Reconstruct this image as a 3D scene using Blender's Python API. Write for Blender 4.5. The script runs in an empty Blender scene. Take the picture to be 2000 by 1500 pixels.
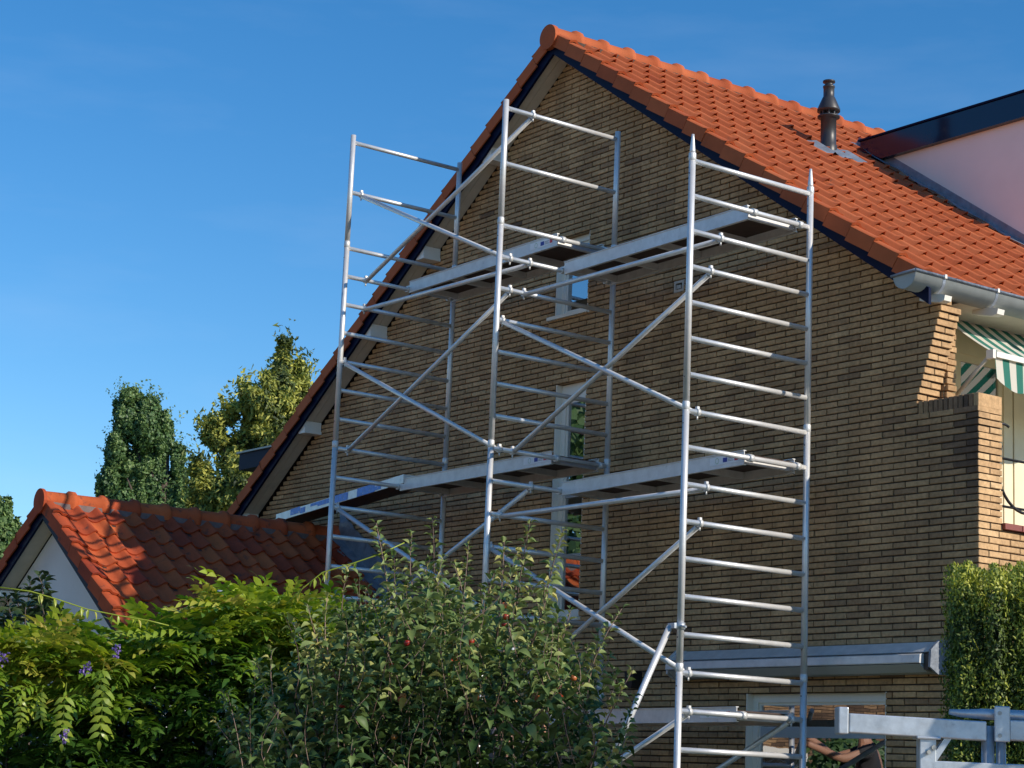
import bpy, math, random
import numpy as np
from mathutils import Vector, Matrix, Quaternion
random.seed(7)
S = bpy.context.scene
COL = S.collection

# ------------------------------------------------------------------ camera, world, sun, exposure
CAM = Vector((11.332, -11.844, 1.596))
RIGHT = Vector((0.6000, 0.7990, 0.0410)); UP = Vector((0.130, -0.148, 0.980)); FWD = Vector((-0.789, 0.583, 0.193))
FPX = 3973.6
cd = bpy.data.cameras.new('camera'); cam = bpy.data.objects.new('camera', cd); COL.objects.link(cam)
yaw, pitch, roll = math.radians(-53.5277), math.radians(11.11125), math.radians(2.42244)
f_ = Vector((math.sin(yaw)*math.cos(pitch), math.cos(yaw)*math.cos(pitch), math.sin(pitch)))
r_ = Vector((math.cos(yaw), -math.sin(yaw), 0)); u_ = r_.cross(f_)
RIGHT = math.cos(roll)*r_ + math.sin(roll)*u_; UP = -math.sin(roll)*r_ + math.cos(roll)*u_; FWD = f_
cam.matrix_world = Matrix(((RIGHT.x, UP.x, -FWD.x, CAM.x), (RIGHT.y, UP.y, -FWD.y, CAM.y), (RIGHT.z, UP.z, -FWD.z, CAM.z), (0, 0, 0, 1)))
cd.sensor_width = 36; cd.sensor_fit = 'HORIZONTAL'; cd.lens = FPX/2000*36; cd.clip_start = .05; cd.clip_end = 2000
S.camera = cam

SUNDIR = Vector((1, .415, .5856)).normalized(); SUN_EL = math.asin(SUNDIR.z)
w = bpy.data.worlds.new('World'); S.world = w; w.use_nodes = True
nt = w.node_tree; nt.nodes.clear()
wo = nt.nodes.new('ShaderNodeOutputWorld'); bg = nt.nodes.new('ShaderNodeBackground'); sky = nt.nodes.new('ShaderNodeTexSky')
sky.sky_type = 'NISHITA'; sky.sun_disc = False; sky.sun_elevation = SUN_EL
sky.sun_rotation = math.atan2(SUNDIR.x, SUNDIR.y)
sky.air_density = 1.0; sky.dust_density = 0.0; sky.ozone_density = 4.0; sky.altitude = 20
bg.inputs['Strength'].default_value = 0.133
# thin cirrus veil
tc = nt.nodes.new('ShaderNodeTexCoord'); mp = nt.nodes.new('ShaderNodeMapping'); nz = nt.nodes.new('ShaderNodeTexNoise'); cr = nt.nodes.new('ShaderNodeValToRGB'); mx = nt.nodes.new('ShaderNodeMix')
mp.inputs['Scale'].default_value = (3, 3, 14); mp.inputs['Rotation'].default_value = (0.25, .1, 0)
nz.inputs['Scale'].default_value = 2.2; nz.inputs['Detail'].default_value = 6; nz.inputs['Roughness'].default_value = .55
cr.color_ramp.elements[0].position = .5; cr.color_ramp.elements[0].color = (0, 0, 0, 1); cr.color_ramp.elements[1].position = .9; cr.color_ramp.elements[1].color = (.09, .09, .09, 1)
mx.data_type = 'RGBA'; mx.inputs[7].default_value = (5, 5.6, 6.6, 1)
L = nt.links.new
L(tc.outputs['Generated'], mp.inputs[0]); L(mp.outputs[0], nz.inputs['Vector']); L(nz.outputs[0], cr.inputs[0]); L(cr.outputs[0], mx.inputs[0]); L(sky.outputs[0], mx.inputs[6]); hs = nt.nodes.new('ShaderNodeHueSaturation'); hs.inputs['Saturation'].default_value = 1.28; L(mx.outputs[2], hs.inputs['Color']); L(hs.outputs[0], bg.inputs[0]); L(bg.outputs[0], wo.inputs[0])
sd = bpy.data.lights.new('sun', 'SUN'); sd.energy = 4.3; sd.angle = math.radians(.5); sd.color = (1, .9, .76)
sun = bpy.data.objects.new('sun', sd); COL.objects.link(sun); sun.rotation_euler = SUNDIR.to_track_quat('Z', 'Y').to_euler(); sun.location = (30, 10, 30)
S.view_settings.view_transform = 'Standard'; S.view_settings.look = 'None'; S.view_settings.exposure = 0.22; S.view_settings.gamma = 1
try: S.view_settings.use_curve_mapping = False
except Exception: pass
S.render.engine = 'CYCLES'

# ------------------------------------------------------------------ helpers
WLOC = {}
def wl(o): return WLOC.get(o.name, Vector((0, 0, 0))) if o else Vector((0, 0, 0))
def thing(name, label, cat, loc, group=None):
    o = bpy.data.objects.new(name, None); COL.objects.link(o); o.location = loc; WLOC[o.name] = Vector(loc)
    o.empty_display_size = .2
    return tag(o, label, cat, group)
def tag(o, label, cat, group=None):
    o['label'] = label; o['category'] = cat
    if group: o['group'] = group
    return o
class MB:
    def __init__(s): s.v = []; s.f = []; s.t = []; s.sm = []
    def add(s, vs, fs, tone=.5, smooth=False):
        b = len(s.v); s.v.extend(tuple(p) for p in vs)
        for f in fs: s.f.append(tuple(i+b for i in f))
        s.t.extend([tone]*len(fs)); s.sm.extend([smooth]*len(fs)); return s
    def quad(s, a, b, c, d, tone=.5, smooth=False): return s.add([a, b, c, d], [(0, 1, 2, 3)], tone, smooth)
    def box(s, x0, x1, y0, y1, z0, z1, tone=.5):
        vs = [(x0, y0, z0), (x1, y0, z0), (x1, y1, z0), (x0, y1, z0), (x0, y0, z1), (x1, y0, z1), (x1, y1, z1), (x0, y1, z1)]
        return s.add(vs, [(0, 3, 2, 1), (4, 5, 6, 7), (0, 1, 5, 4), (1, 2, 6, 5), (2, 3, 7, 6), (3, 0, 4, 7)], tone)
    def obox(s, o, ax, ay, az, tone=.5):   # oriented box: corner o and three edge vectors
        o, ax, ay, az = map(Vector, (o, ax, ay, az))
        vs = [o, o+ax, o+ax+ay, o+ay, o+az, o+ax+az, o+ax+ay+az, o+ay+az]
        fl = ax.cross(ay).dot(az) < 0
        fs = [(0, 3, 2, 1), (4, 5, 6, 7), (0, 1, 5, 4), (1, 2, 6, 5), (2, 3, 7, 6), (3, 0, 4, 7)]
        if fl: fs = [tuple(reversed(f)) for f in fs]
        return s.add(vs, fs, tone)
    def tube(s, pts, r, n=10, cap=True, tone=.5, smooth=True):
        pts = [Vector(p) for p in pts]; rs = r if isinstance(r, (list, tuple)) else [r]*len(pts)
        b = len(s.v); ref = None
        for i, p in enumerate(pts):
            t = ((pts[i+1] if i+1 < len(pts) else p) - (pts[i-1] if i else p)).normalized()
            if ref is None: ref = Vector((0, 0, 1)) if abs(t.z) < .9 else Vector((1, 0, 0))
            x = (ref - t*ref.dot(t)).normalized(); y = t.cross(x); ref = x
            for k in range(n):
                a = 2*math.pi*k/n; s.v.append(tuple(p + (x*math.cos(a)+y*math.sin(a))*rs[i]))
        for i in range(len(pts)-1):
            for k in range(n):
                s.f.append((b+i*n+k, b+i*n+(k+1) % n, b+(i+1)*n+(k+1) % n, b+(i+1)*n+k)); s.t.append(tone); s.sm.append(smooth)
        if cap:
            s.f.append(tuple(b+k for k in reversed(range(n)))); s.t.append(tone); s.sm.append(False)
            e = b+(len(pts)-1)*n; s.f.append(tuple(e+k for k in range(n))); s.t.append(tone); s.sm.append(False)
        return s
    def lathe(s, c, prof, n=20, tone=.5):
        b = len(s.v); c = Vector(c)
        for (r, z) in prof:
            for k in range(n):
                a = 2*math.pi*k/n; s.v.append((c.x+r*math.cos(a), c.y+r*math.sin(a), c.z+z))
        for i in range(len(prof)-1):
            for k in range(n):
                s.f.append((b+i*n+k, b+i*n+(k+1) % n, b+(i+1)*n+(k+1) % n, b+(i+1)*n+k)); s.t.append(tone); s.sm.append(True)
        s.f.append(tuple(b+k for k in reversed(range(n)))); s.t.append(tone); s.sm.append(False)
        e = b+(len(prof)-1)*n; s.f.append(tuple(e+k for k in range(n))); s.t.append(tone); s.sm.append(False)
        return s
    def poly_prism(s, poly, off, tone=.5):
        n = len(poly); off = Vector(off); a = [Vector(p) for p in poly]; bb = [p+off for p in a]
        return s.add(a+bb, [tuple(reversed(range(n)))] + [tuple(range(n, 2*n))] + [(i, (i+1) % n, n+(i+1) % n, n+i) for i in range(n)], tone)
    def mesh(s, name, org=(0, 0, 0)):
        me = bpy.data.meshes.new(name); v = np.array(s.v, dtype=np.float32).reshape(-1, 3) - np.array(org, dtype=np.float32)
        me.from_pydata(v.tolist(), [], s.f)
        at = me.attributes.new('tone', 'FLOAT', 'FACE'); at.data.foreach_set('value', np.array(s.t, dtype=np.float32))
        me.polygons.foreach_set('use_smooth', np.array(s.sm, dtype=bool)); me.update(); return me
    def build(s, name, mat, parent=None, origin=None):
        v = np.array(s.v); 
        if origin is None: origin = (v.min(0)+v.max(0))/2; origin[2] = v[:, 2].min()
        me = s.mesh(name, origin); me.materials.append(mat)
        return place(name, me, origin, parent)
def place(name, me, origin, parent=None, rot=None):
    o = bpy.data.objects.new(name, me); COL.objects.link(o); origin = Vector(origin)
    WLOC[o.name] = origin.copy(); o.parent = parent; o.location = origin - wl(parent)
    if rot is not None: o.rotation_mode = 'QUATERNION'; o.rotation_quaternion = rot
    return o
def stuff(o): o['kind'] = 'stuff'; return o
def structure(o): o['kind'] = 'structure'; return o
def lerp(a, b, t): return a+(b-a)*t
def at(u, v, dist):      # point of the place seen at photograph pixel (u, v), this many metres away over the ground (used to measure the place)
    d = RIGHT*((u-1000)/FPX) - UP*((v-750)/FPX) + FWD; return CAM + d*(dist/math.hypot(d.x, d.y))
def seen(p):
    q = Vector(p)-CAM; z = q.dot(FWD)
    return (1000+FPX*q.dot(RIGHT)/z, 750-FPX*q.dot(UP)/z) if z > 0 else (-9e9, -9e9)
def in_frame(p, m=20):
    u, v = seen(p); return -m < u < 2000+m and -m < v < 1500+m

# ------------------------------------------------------------------ materials
def mat(name, ramp, rough=.8, metal=0., noise=None, bump=None, spec=.5, stain=None, trans=None, streak=False):
    """ramp: colours over the per-face 'tone'; noise=(scale, amount) colour mottling; bump=(scale, strength, dist); stain=(scale, colour, lo, hi)"""
    m = bpy.data.materials.new(name); m.use_nodes = True; t = m.node_tree; n = t.nodes; l = t.links.new; n.clear()
    out = n.new('ShaderNodeOutputMaterial'); p = n.new('ShaderNodeBsdfPrincipled')
    a = n.new('ShaderNodeAttribute'); a.attribute_name = 'tone'
    r = n.new('ShaderNodeValToRGB'); el = r.color_ramp.elements
    if not isinstance(ramp[0], (tuple, list)): ramp = [ramp, ramp]
    k = len(ramp)
    el[0].color = (*ramp[0], 1); el[0].position = 0; el[1].color = (*ramp[-1], 1); el[1].position = 1
    for i in range(1, k-1): e = el.new(i/(k-1)); e.color = (*ramp[i], 1)
    l(a.outputs['Fac'], r.inputs[0]); col = r.outputs[0]
    geo = n.new('ShaderNodeNewGeometry'); pos = geo.outputs['Position']
    if noise:
        nz = n.new('ShaderNodeTexNoise'); nz.inputs['Scale'].default_value = noise[0]; nz.inputs['Detail'].default_value = 5; nz.inputs['Roughness'].default_value = .6; l(pos, nz.inputs['Vector'])
        mr = n.new('ShaderNodeMapRange'); mr.inputs[1].default_value = .25; mr.inputs[2].default_value = .75; mr.inputs[3].default_value = 1-noise[1]; mr.inputs[4].default_value = 1+noise[1]; l(nz.outputs[0], mr.inputs[0])
        mm = n.new('ShaderNodeMix'); mm.data_type = 'RGBA'; mm.blend_type = 'MULTIPLY'; mm.inputs[0].default_value = 1; l(col, mm.inputs[6]); l(mr.outputs[0], mm.inputs[7]); col = mm.outputs[2]
    if streak:      # rain streaks: noise stretched along the height
        mpg = n.new('ShaderNodeMapping'); mpg.inputs['Scale'].default_value = (2.2, 2.2, .22); l(pos, mpg.inputs[0])
        nz = n.new('ShaderNodeTexNoise'); nz.inputs['Scale'].default_value = 1.5; nz.inputs['Detail'].default_value = 5; l(mpg.outputs[0], nz.inputs['Vector'])
        mr = n.new('ShaderNodeMapRange'); mr.inputs[1].default_value = .3; mr.inputs[2].default_value = .7; mr.inputs[3].default_value = .78; mr.inputs[4].default_value = 1.14; l(nz.outputs[0], mr.inputs[0])
        mm = n.new('ShaderNodeMix'); mm.data_type = 'RGBA'; mm.blend_type = 'MULTIPLY'; mm.inputs[0].default_value = 1; l(col, mm.inputs[6]); l(mr.outputs[0], mm.inputs[7]); col = mm.outputs[2]
    for st in (stain or []):
        sz = n.new('ShaderNodeTexNoise'); sz.inputs['Scale'].default_value = st[0]; sz.inputs['Detail'].default_value = 6; sz.inputs['Roughness'].default_value = .65; l(pos, sz.inputs['Vector'])
        rr = n.new('ShaderNodeMapRange'); rr.inputs[1].default_value = st[2]; rr.inputs[2].default_value = st[3]; l(sz.outputs[0], rr.inputs[0])
        mm = n.new('ShaderNodeMix'); mm.data_type = 'RGBA'; l(rr.outputs[0], mm.inputs[0]); l(col, mm.inputs[6]); mm.inputs[7].default_value = (*st[1], 1); col = mm.outputs[2]
    l(col, p.inputs['Base Color']); p.inputs['Roughness'].default_value = rough; p.inputs['Metallic'].default_value = metal; p.inputs['Specular IOR Level'].default_value = spec
    if bump:
        bz = n.new('ShaderNodeTexNoise'); bz.inputs['Scale'].default_value = bump[0]; bz.inputs['Detail'].default_value = 6; l(pos, bz.inputs['Vector'])
        b = n.new('ShaderNodeBump'); b.inputs['Strength'].default_value = bump[1]; b.inputs['Distance'].default_value = bump[2]; l(bz.outputs[0], b.inputs['Height']); l(b.outputs[0], p.inputs['Normal'])
    if trans:
        tr = n.new('ShaderNodeBsdfTranslucent'); hs = n.new('ShaderNodeHueSaturation'); hs.inputs['Value'].default_value = 1.5; hs.inputs['Saturation'].default_value = 1.1; l(col, hs.inputs['Color']); l(hs.outputs[0], tr.inputs[0])
        ms = n.new('ShaderNodeMixShader'); ms.inputs[0].default_value = trans; l(p.outputs[0], ms.inputs[1]); l(tr.outputs[0], ms.inputs[2]); l(ms.outputs[0], out.inputs[0])
    else: l(p.outputs[0], out.inputs[0])
    return m
M = {}
M['brick'] = mat('brick', [(.10, .065, .047), (.26, .16, .095), (.44, .272, .14), (.575, .365, .188), (.65, .45, .25)], .9, noise=(28, .28), bump=(70, .5, .006), spec=.2, streak=True, stain=[(90, (.05, .035, .025), .66, .78), (1.3, (.17, .115, .075), .56, .85)])
M['mortar'] = mat('mortar', (.08, .06, .048), .95, noise=(30, .3), spec=.1)
M['tile'] = mat('terracotta', [(.37, .082, .03), (.44, .108, .038), (.48, .132, .05)], .75, noise=(5, .12), bump=(50, .25, .004), spec=.18, stain=[(7, (.16, .07, .045), .62, .8), (40, (.30, .2, .15), .72, .86)])
M['tile_old'] = mat('weathered_terracotta', [(.30, .050, .024), (.42, .082, .03), (.50, .118, .038)], .75, noise=(6, .2), bump=(40, .25, .004), spec=.14, stain=[(8, (.07, .045, .04), .58, .72), (22, (.10, .05, .04), .64, .8)])
M['navy'] = mat('navy_paint', (.002, .006, .032), .55, noise=(3, .1), spec=.12, stain=[(60, (.4, .4, .4), .80, .84)])
M['navy_gloss'] = mat('navy_gloss_paint', (.005, .011, .04), .12, noise=(3, .1), spec=.5)
M['cream'] = mat('cream_paint', (.80, .70, .48), .5, noise=(6, .06), stain=[(9, (.4, .36, .3), .66, .95)])
M['soffit'] = mat('soffit_paint', (.62, .54, .43), .6, noise=(7, .08), stain=[(4, (.4, .36, .3), .6, .95)])
M['white'] = mat('white_paint', (.84, .79, .70), .4, noise=(8, .05), stain=[(14, (.5, .48, .44), .7, .98)])
M['render'] = mat('white_render', (.76, .75, .73), .9, noise=(2.5, .06), bump=(90, .3, .004), stain=[(3, (.55, .54, .5), .62, 1.0)])
M['plaster'] = mat('white_panel', (.80, .77, .74), .75, noise=(2, .04), stain=[(2.2, (.68, .64, .62), .6, 1.0)])
M['zinc'] = mat('zinc', (.36, .37, .345), .5, .12, noise=(6, .12), bump=(12, .15, .01), stain=[(9, (.3, .31, .31), .6, .9)])
M['lead'] = mat('lead', (.23, .26, .31), .5, .3, noise=(8, .3), bump=(9, .6, .03), stain=[(14, (.34, .36, .38), .62, .85)])
M['ridge_fill'] = mat('ridge_fill', (.17, .13, .125), .9, noise=(14, .3), bump=(30, .5, .01))
M['alu'] = mat('aluminium', (.70, .70, .70), .40, .42, noise=(14, .1), bump=(60, .12, .003), stain=[(26, (.38, .38, .37), .66, .86), (55, (.8, .8, .78), .7, .8)])
M['alu_dull'] = mat('dull_aluminium', (.64, .64, .63), .45, .3, noise=(10, .14), bump=(30, .15, .004), stain=[(18, (.3, .29, .28), .62, .86)])
M['galv'] = mat('galvanised_steel', (.50, .54, .58), .42, .55, noise=(22, .22), bump=(16, .3, .006), stain=[(12, (.66, .69, .72), .58, .75), (30, (.3, .33, .37), .64, .8)])
M['ply'] = mat('deck_plywood', (.055, .03, .022), .7, noise=(12, .3))
M['black'] = mat('black_plastic', (.015, .015, .016), .45)
M['grey_pipe'] = mat('grey_flue', (.035, .035, .038), .42, noise=(8, .1))
M['red'] = mat('red_tile', (.22, .05, .035), .5, noise=(9, .2))
M['blue'] = mat('blue_paint', (.02, .17, .62), .5, noise=(18, .3), stain=[(16, (.5, .52, .55), .6, .66)])
M['flag_blue'] = mat('print_blue', (.015, .035, .28), .5)
M['flag_red'] = mat('print_red', (.55, .03, .05), .5)
M['green_print'] = mat('print_green', (.25, .45, .25), .5)
M['grey_print'] = mat('print_grey', (.2, .2, .22), .5)
M['sticker'] = mat('sticker_white', (.75, .76, .78), .4)
M['blind'] = mat('blind_grey', (.42, .44, .44), .7)
M['bark'] = mat('bark', [(.07, .05, .04), (.16, .12, .10)], .9, noise=(30, .3), bump=(40, .5, .01))
M['twig'] = mat('twig', [(.10, .06, .045), (.32, .22, .17)], .7, noise=(40, .25))
M['apple_leaf'] = mat('apple_leaf', [(.018, .042, .014), (.05, .098, .028), (.115, .175, .05), (.25, .31, .11), (.42, .38, .12)], .5, noise=(60, .15), trans=.16, spec=.28)
M['wisteria_leaf'] = mat('wisteria_leaf', [(.02, .06, .012), (.06, .14, .022), (.15, .26, .028), (.33, .40, .045), (.48, .38, .09)], .36, noise=(40, .12), trans=.3, spec=.45)
M['dark_leaf'] = mat('pear_leaf', [(.014, .03, .012), (.03, .058, .02), (.07, .10, .03), (.2, .22, .07)], .38, noise=(40, .15), trans=.18, spec=.5)
M['oak_leaf'] = mat('oak_leaf', [(.02, .05, .018), (.06, .125, .04), (.13, .22, .07), (.24, .33, .11)], .5, noise=(20, .15), trans=.2)
M['conifer'] = mat('conifer_spray', [(.012, .028, .010), (.05, .08, .02), (.20, .245, .05), (.50, .49, .10)], .6, noise=(20, .15), trans=.2)
M['yew'] = mat('yew_spray', [(.010, .024, .008), (.035, .068, .014), (.15, .21, .028), (.46, .47, .06)], .55, noise=(25, .15), trans=.2)
M['petal'] = mat('petal', [(.20, .12, .42), (.42, .30, .66)], .6, trans=.3)
M['apple'] = mat('apple_skin', [(.30, .02, .015), (.42, .06, .02), (.45, .20, .05)], .3, noise=(40, .3))
M['soil'] = mat('lawn', [(.04, .06, .02), (.05, .075, .02)], .95, noise=(3, .4), bump=(30, .5, .03))
M['paving'] = mat('paving', (.38, .275, .195), .9, noise=(4, .2))
M['skin'] = mat('skin', (.50, .26, .17), .5, noise=(20, .06))
M['shirt'] = mat('dark_grey_cloth', (.05, .05, .056), .9, noise=(20, .15))
M['trousers'] = mat('work_trousers', (.03, .03, .035), .9)
M['hair'] = mat('hair', (.06, .04, .025), .7)
M['interior'] = mat('dim_room', (.03, .03, .032), .9)

def glass_mat():
    m = bpy.data.materials.new('window_glass'); m.use_nodes = True; t = m.node_tree; n = t.nodes; n.clear(); l = t.links.new
    out = n.new('ShaderNodeOutputMaterial'); g = n.new('ShaderNodeBsdfGlossy'); g.inputs['Roughness'].default_value = .004; g.inputs[0].default_value = (.92, .95, 1, 1)
    d = n.new('ShaderNodeBsdfTransparent'); d.inputs[0].default_value = (.55, .57, .57, 1)
    fr = n.new('ShaderNodeFresnel'); fr.inputs[0].default_value = 1.5
    ad = n.new('ShaderNodeMath'); ad.operation = 'ADD'; ad.inputs[1].default_value = .36; ad.use_clamp = True
    nz = n.new('ShaderNodeTexNoise'); nz.inputs['Scale'].default_value = 2.2; b = n.new('ShaderNodeBump'); b.inputs['Strength'].default_value = .03; b.inputs['Distance'].default_value = .02
    geo = n.new('ShaderNodeNewGeometry'); l(geo.outputs['Position'], nz.inputs['Vector']); l(nz.outputs[0], b.inputs['Height']); l(b.outputs[0], g.inputs['Normal'])
    ms = n.new('ShaderNodeMixShader'); l(fr.outputs[0], ad.inputs[0]); l(ad.outputs[0], ms.inputs[0]); l(d.outputs[0], ms.inputs[1]); l(g.outputs[0], ms.inputs[2]); l(ms.outputs[0], out.inputs[0])
    return m
M['glass'] = glass_mat()
def stripe_mat():
    m = bpy.data.materials.new('striped_canvas'); m.use_nodes = True; t = m.node_tree; n = t.nodes; l = t.links.new
    p = n['Principled BSDF']; geo = n.new('ShaderNodeNewGeometry'); sx = n.new('ShaderNodeSeparateXYZ'); l(geo.outputs['Position'], sx.inputs[0])
    a = n.new('ShaderNodeMath'); a.operation = 'MULTIPLY'; a.inputs[1].default_value = 1/.165; l(sx.outputs[1], a.inputs[0])
    fr = n.new('ShaderNodeMath'); fr.operation = 'FRACT'; l(a.outputs[0], fr.inputs[0])
    gt = n.new('ShaderNodeMath'); gt.operation = 'GREATER_THAN'; gt.inputs[1].default_value = .5; l(fr.outputs[0], gt.inputs[0])
    mm = n.new('ShaderNodeMix'); mm.data_type = 'RGBA'; l(gt.outputs[0], mm.inputs[0]); mm.inputs[6].default_value = (.72, .69, .6, 1); mm.inputs[7].default_value = (.03, .2, .15, 1)
    l(mm.outputs[2], p.inputs['Base Color']); p.inputs['Roughness'].default_value = .85
    tr = n.new('ShaderNodeBsdfTranslucent'); l(mm.outputs[2], tr.inputs[0]); ms = n.new('ShaderNodeMixShader'); ms.inputs[0].default_value = .3
    l(p.outputs[0], ms.inputs[1]); l(tr.outputs[0], ms.inputs[2]); l(ms.outputs[0], n['Material Output'].inputs[0]); return m
M['stripe'] = stripe_mat()

# ------------------------------------------------------------------ setting
GZ = .58     # level of the garden at the house
structure(MB().quad((-600, -600, 0), (600, -600, 0), (600, 600, 0), (-600, 600, 0)).build('ground', M['soil'], None, (0, 0, 0)))
structure(MB().box(-13, 4.6, -5.2, 12, .004, GZ).build('terrace', M['soil'], None))
structure(MB().quad((-40, -40, .004), (60, -40, .004), (60, -9.6, .004), (-40, -9.6, .004)).build('street', M['paving'], None, (0, -20, .004)))  # unseen paving added to bounce warm sunlight onto the wall
structure(MB().quad((4.62, -9.6, .004), (60, -9.6, .004), (60, 30, .004), (4.62, 30, .004)).build('driveway', M['paving'], None, (20, 0, .004)))

# ------------------------------------------------------------------ the brick house
CH = .0525; BL = .246; JT = .0108
XC = 1.265
SL, SR = .729, .686
XA, ZF = -3.903, 8.704             # apex of the barge boards' lower edge
def zfasc(x): return ZF-SR*(x-XA) if x > XA else ZF-SL*(XA-x)
house = thing('brick_house', 'yellow brick house with steep orange tiled gable roof behind the scaffold', 'house', (-3.9, 3.0, 0))
gable = MB()
def wall_span(z):                   # extent of the gable wall at height z
    xl = max(-9.9, (z-11.66)/.743)
    if z > 5.445: xr = XA+(ZF+.10-z)/SR
    elif z > 4.66: xr = .644+(z-4.66)*.345
    else: xr = XC
    if z > 5.445: xr = min(xr, .93)
    return xl, xr
OPEN = [(-4.05, -3.54, 6.105, 6.885), (-3.99, -3.515, 3.17, 5.43), (-1.237, .331, .98, 2.40), (-2.288, -2.148, 6.0225, 6.152)]
def opn(x0, x1, z0, z1):            # snap openings to courses
    return (x0, x1, round(z0/CH)*CH, round(z1/CH)*CH)
OPEN = [opn(*o) for o in OPEN]
rb = random.Random(3)
def brick_mesh(dx, dz, dy, tone, jit=0):
    m = MB(); c = .004; j = lambda: rb.uniform(-jit, jit)
    x0, x1, z0, z1 = -dx/2+j(), dx/2+j(), -dz/2+j()*.6, dz/2+j()*.6
    tl = j()
    f = [(x0+c, 0, z0+c), (x1-c, 0, z0+c+tl), (x1-c, 0, z1-c+tl), (x0+c, 0, z1-c)]
    e = [(x0, c, z0), (x1, c, z0+tl), (x1, c, z1+tl), (x0, c, z1)]
    k = [(x0, dy, z0), (x1, dy, z0+tl), (x1, dy, z1+tl), (x0, dy, z1)]
    m.add(f+e+k, [(0, 1, 2, 3), (4, 5, 1, 0), (5, 6, 2, 1), (6, 7, 3, 2), (7, 4, 0, 3), (8, 9, 5, 4), (9, 10, 6, 5), (10, 11, 7, 6), (11, 8, 4, 7)], tone)
    return m
def brick_tone(x, z):
    t = rb.gauss(.58, .09)
    if rb.random() < .045: t -= rb.uniform(.08, .24)
    patch = math.sin(x*.9+1.3)*math.sin(z*1.1+.4)*.06
    t += patch
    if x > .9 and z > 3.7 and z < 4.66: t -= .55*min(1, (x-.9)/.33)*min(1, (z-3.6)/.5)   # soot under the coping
    return min(1, max(.02, t))
wall_bricks = []      # (x0, x1, zc)
def corner_cut(k): zc = (k+.5)*CH; y1 = .232 if zc > 4.66 else (.27 if zc > 3.64 else 3.4); return ([0, y1] if k % 2 == 0 else [0, y1/2, y1]) if y1 < .3 else [0, .118 if k % 2 else .236]+[(.118 if k % 2 else .236)+BL*i for i in range(1, 14)]
backing = MB()
k0, k1 = int(1.0/CH), int(8.75/CH)
for k in range(k0, k1):
    z0, z1 = k*CH, (k+1)*CH; zc = (z0+z1)/2
    xl, xr = wall_span(zc)
    if zc > 4.555 and zc < 4.66: xr = .655                     # soldier course takes the rest
    if xr-xl < .05: continue
    ivs = [(xl, xr)]
    for (a, b, c, d) in OPEN:
        if c-1e-4 < zc < d:
            nv = []
            for (p, q) in ivs:
                if b <= p or a >= q: nv.append((p, q))
                else:
                    if a > p: nv.append((p, a))
                    if b < q: nv.append((b, q))
            ivs = nv
    for (p, q) in ivs:
        backing.quad((p+.004, .017, z0), (q-.004, .017, z0), (q-.004, .017, z1), (p+.004, .017, z1))
        # stretcher bond laid back from the right-hand corner
        x = XC - (BL/2 if k % 2 else 0)
        edges = []
        n = int((XC-p)/BL)+2
        xs = [XC-(BL/2 if k % 2 else BL)-i*BL for i in range(-1, n)]
        cuts = [c for c in xs if p+.05 < c < q-.05]
        pts = [q]+sorted(cuts, reverse=True)+[p]
        for i in range(len(pts)-1): wall_bricks.append((pts[i+1], pts[i], zc))
wall = backing.build('gable_wall', M['mortar'], house)
bl = []
for (a, b, zc) in wall_bricks:
    d = (Vector(((a+b)/2, 0, zc))-CAM).length; bl.append((d, a, b, zc, in_frame(((a+b)/2, 0, zc), -5)))
# the ones that show largest are single bricks; the rest one mass
cand = sorted([t for t in bl if t[4] and abs((t[2]-t[1])-BL) < .003 and not (t[3] < 2.75) and not (t[3] < 5.45 and t[2] > wall_span(t[3])[1]-.01)], key=lambda t: t[0])[:300]
cs = set((t[1], t[3]) for t in cand)
variants = []
for i in range(60): variants.append(None)
vm = {}
mass = MB()
for (d, a, b, zc, vis) in bl:
    tone = brick_tone((a+b)/2, zc)
    if (a, zc) in cs:
        q = int(tone*29); key = (q, rb.randrange(2))
        if key not in vm:
            me = brick_mesh(BL-JT, CH-JT, .1, tone, .002).mesh('brick'); me.materials.append(M['brick']); vm[key] = me
        place('brick', vm[key], ((a+b)/2, rb.uniform(-.003, .003), zc), wall)
    else:
        corner = zc < 5.45 and b > wall_span(zc)[1]-.01 and not 4.555 < zc < 4.66
        dp = corner_cut(int(zc/CH))[1]-(JT if len(corner_cut(int(zc/CH))) > 2 else 0) if corner else .1
        bm = brick_mesh(b-a-(JT/2 if corner else JT), CH-JT, dp, tone, .002); oy = rb.uniform(-.003, .003)
        if corner: bm.v = [(x+JT/4, y, z) for (x, y, z) in bm.v]; tl_ = min(1, rb.gauss(.68, .08)); bm.t = [tone, tone, tl_, tone, tone, tone, tl_, tone, tone]
        if corner: mass.add([], [], 0); b0_ = len(mass.v); mass.v += [(x+(a+b)/2, y+oy, z+zc) for (x, y, z) in bm.v]; mass.f += [tuple(i+b0_ for i in f) for f in bm.f]; mass.t += bm.t; mass.sm += [False]*9; continue
        mass.add([(x+(a+b)/2, y+oy, z+zc) for (x, y, z) in bm.v], bm.f, tone)
stuff(mass.build('brick_courses', M['brick'], wall))
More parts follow.
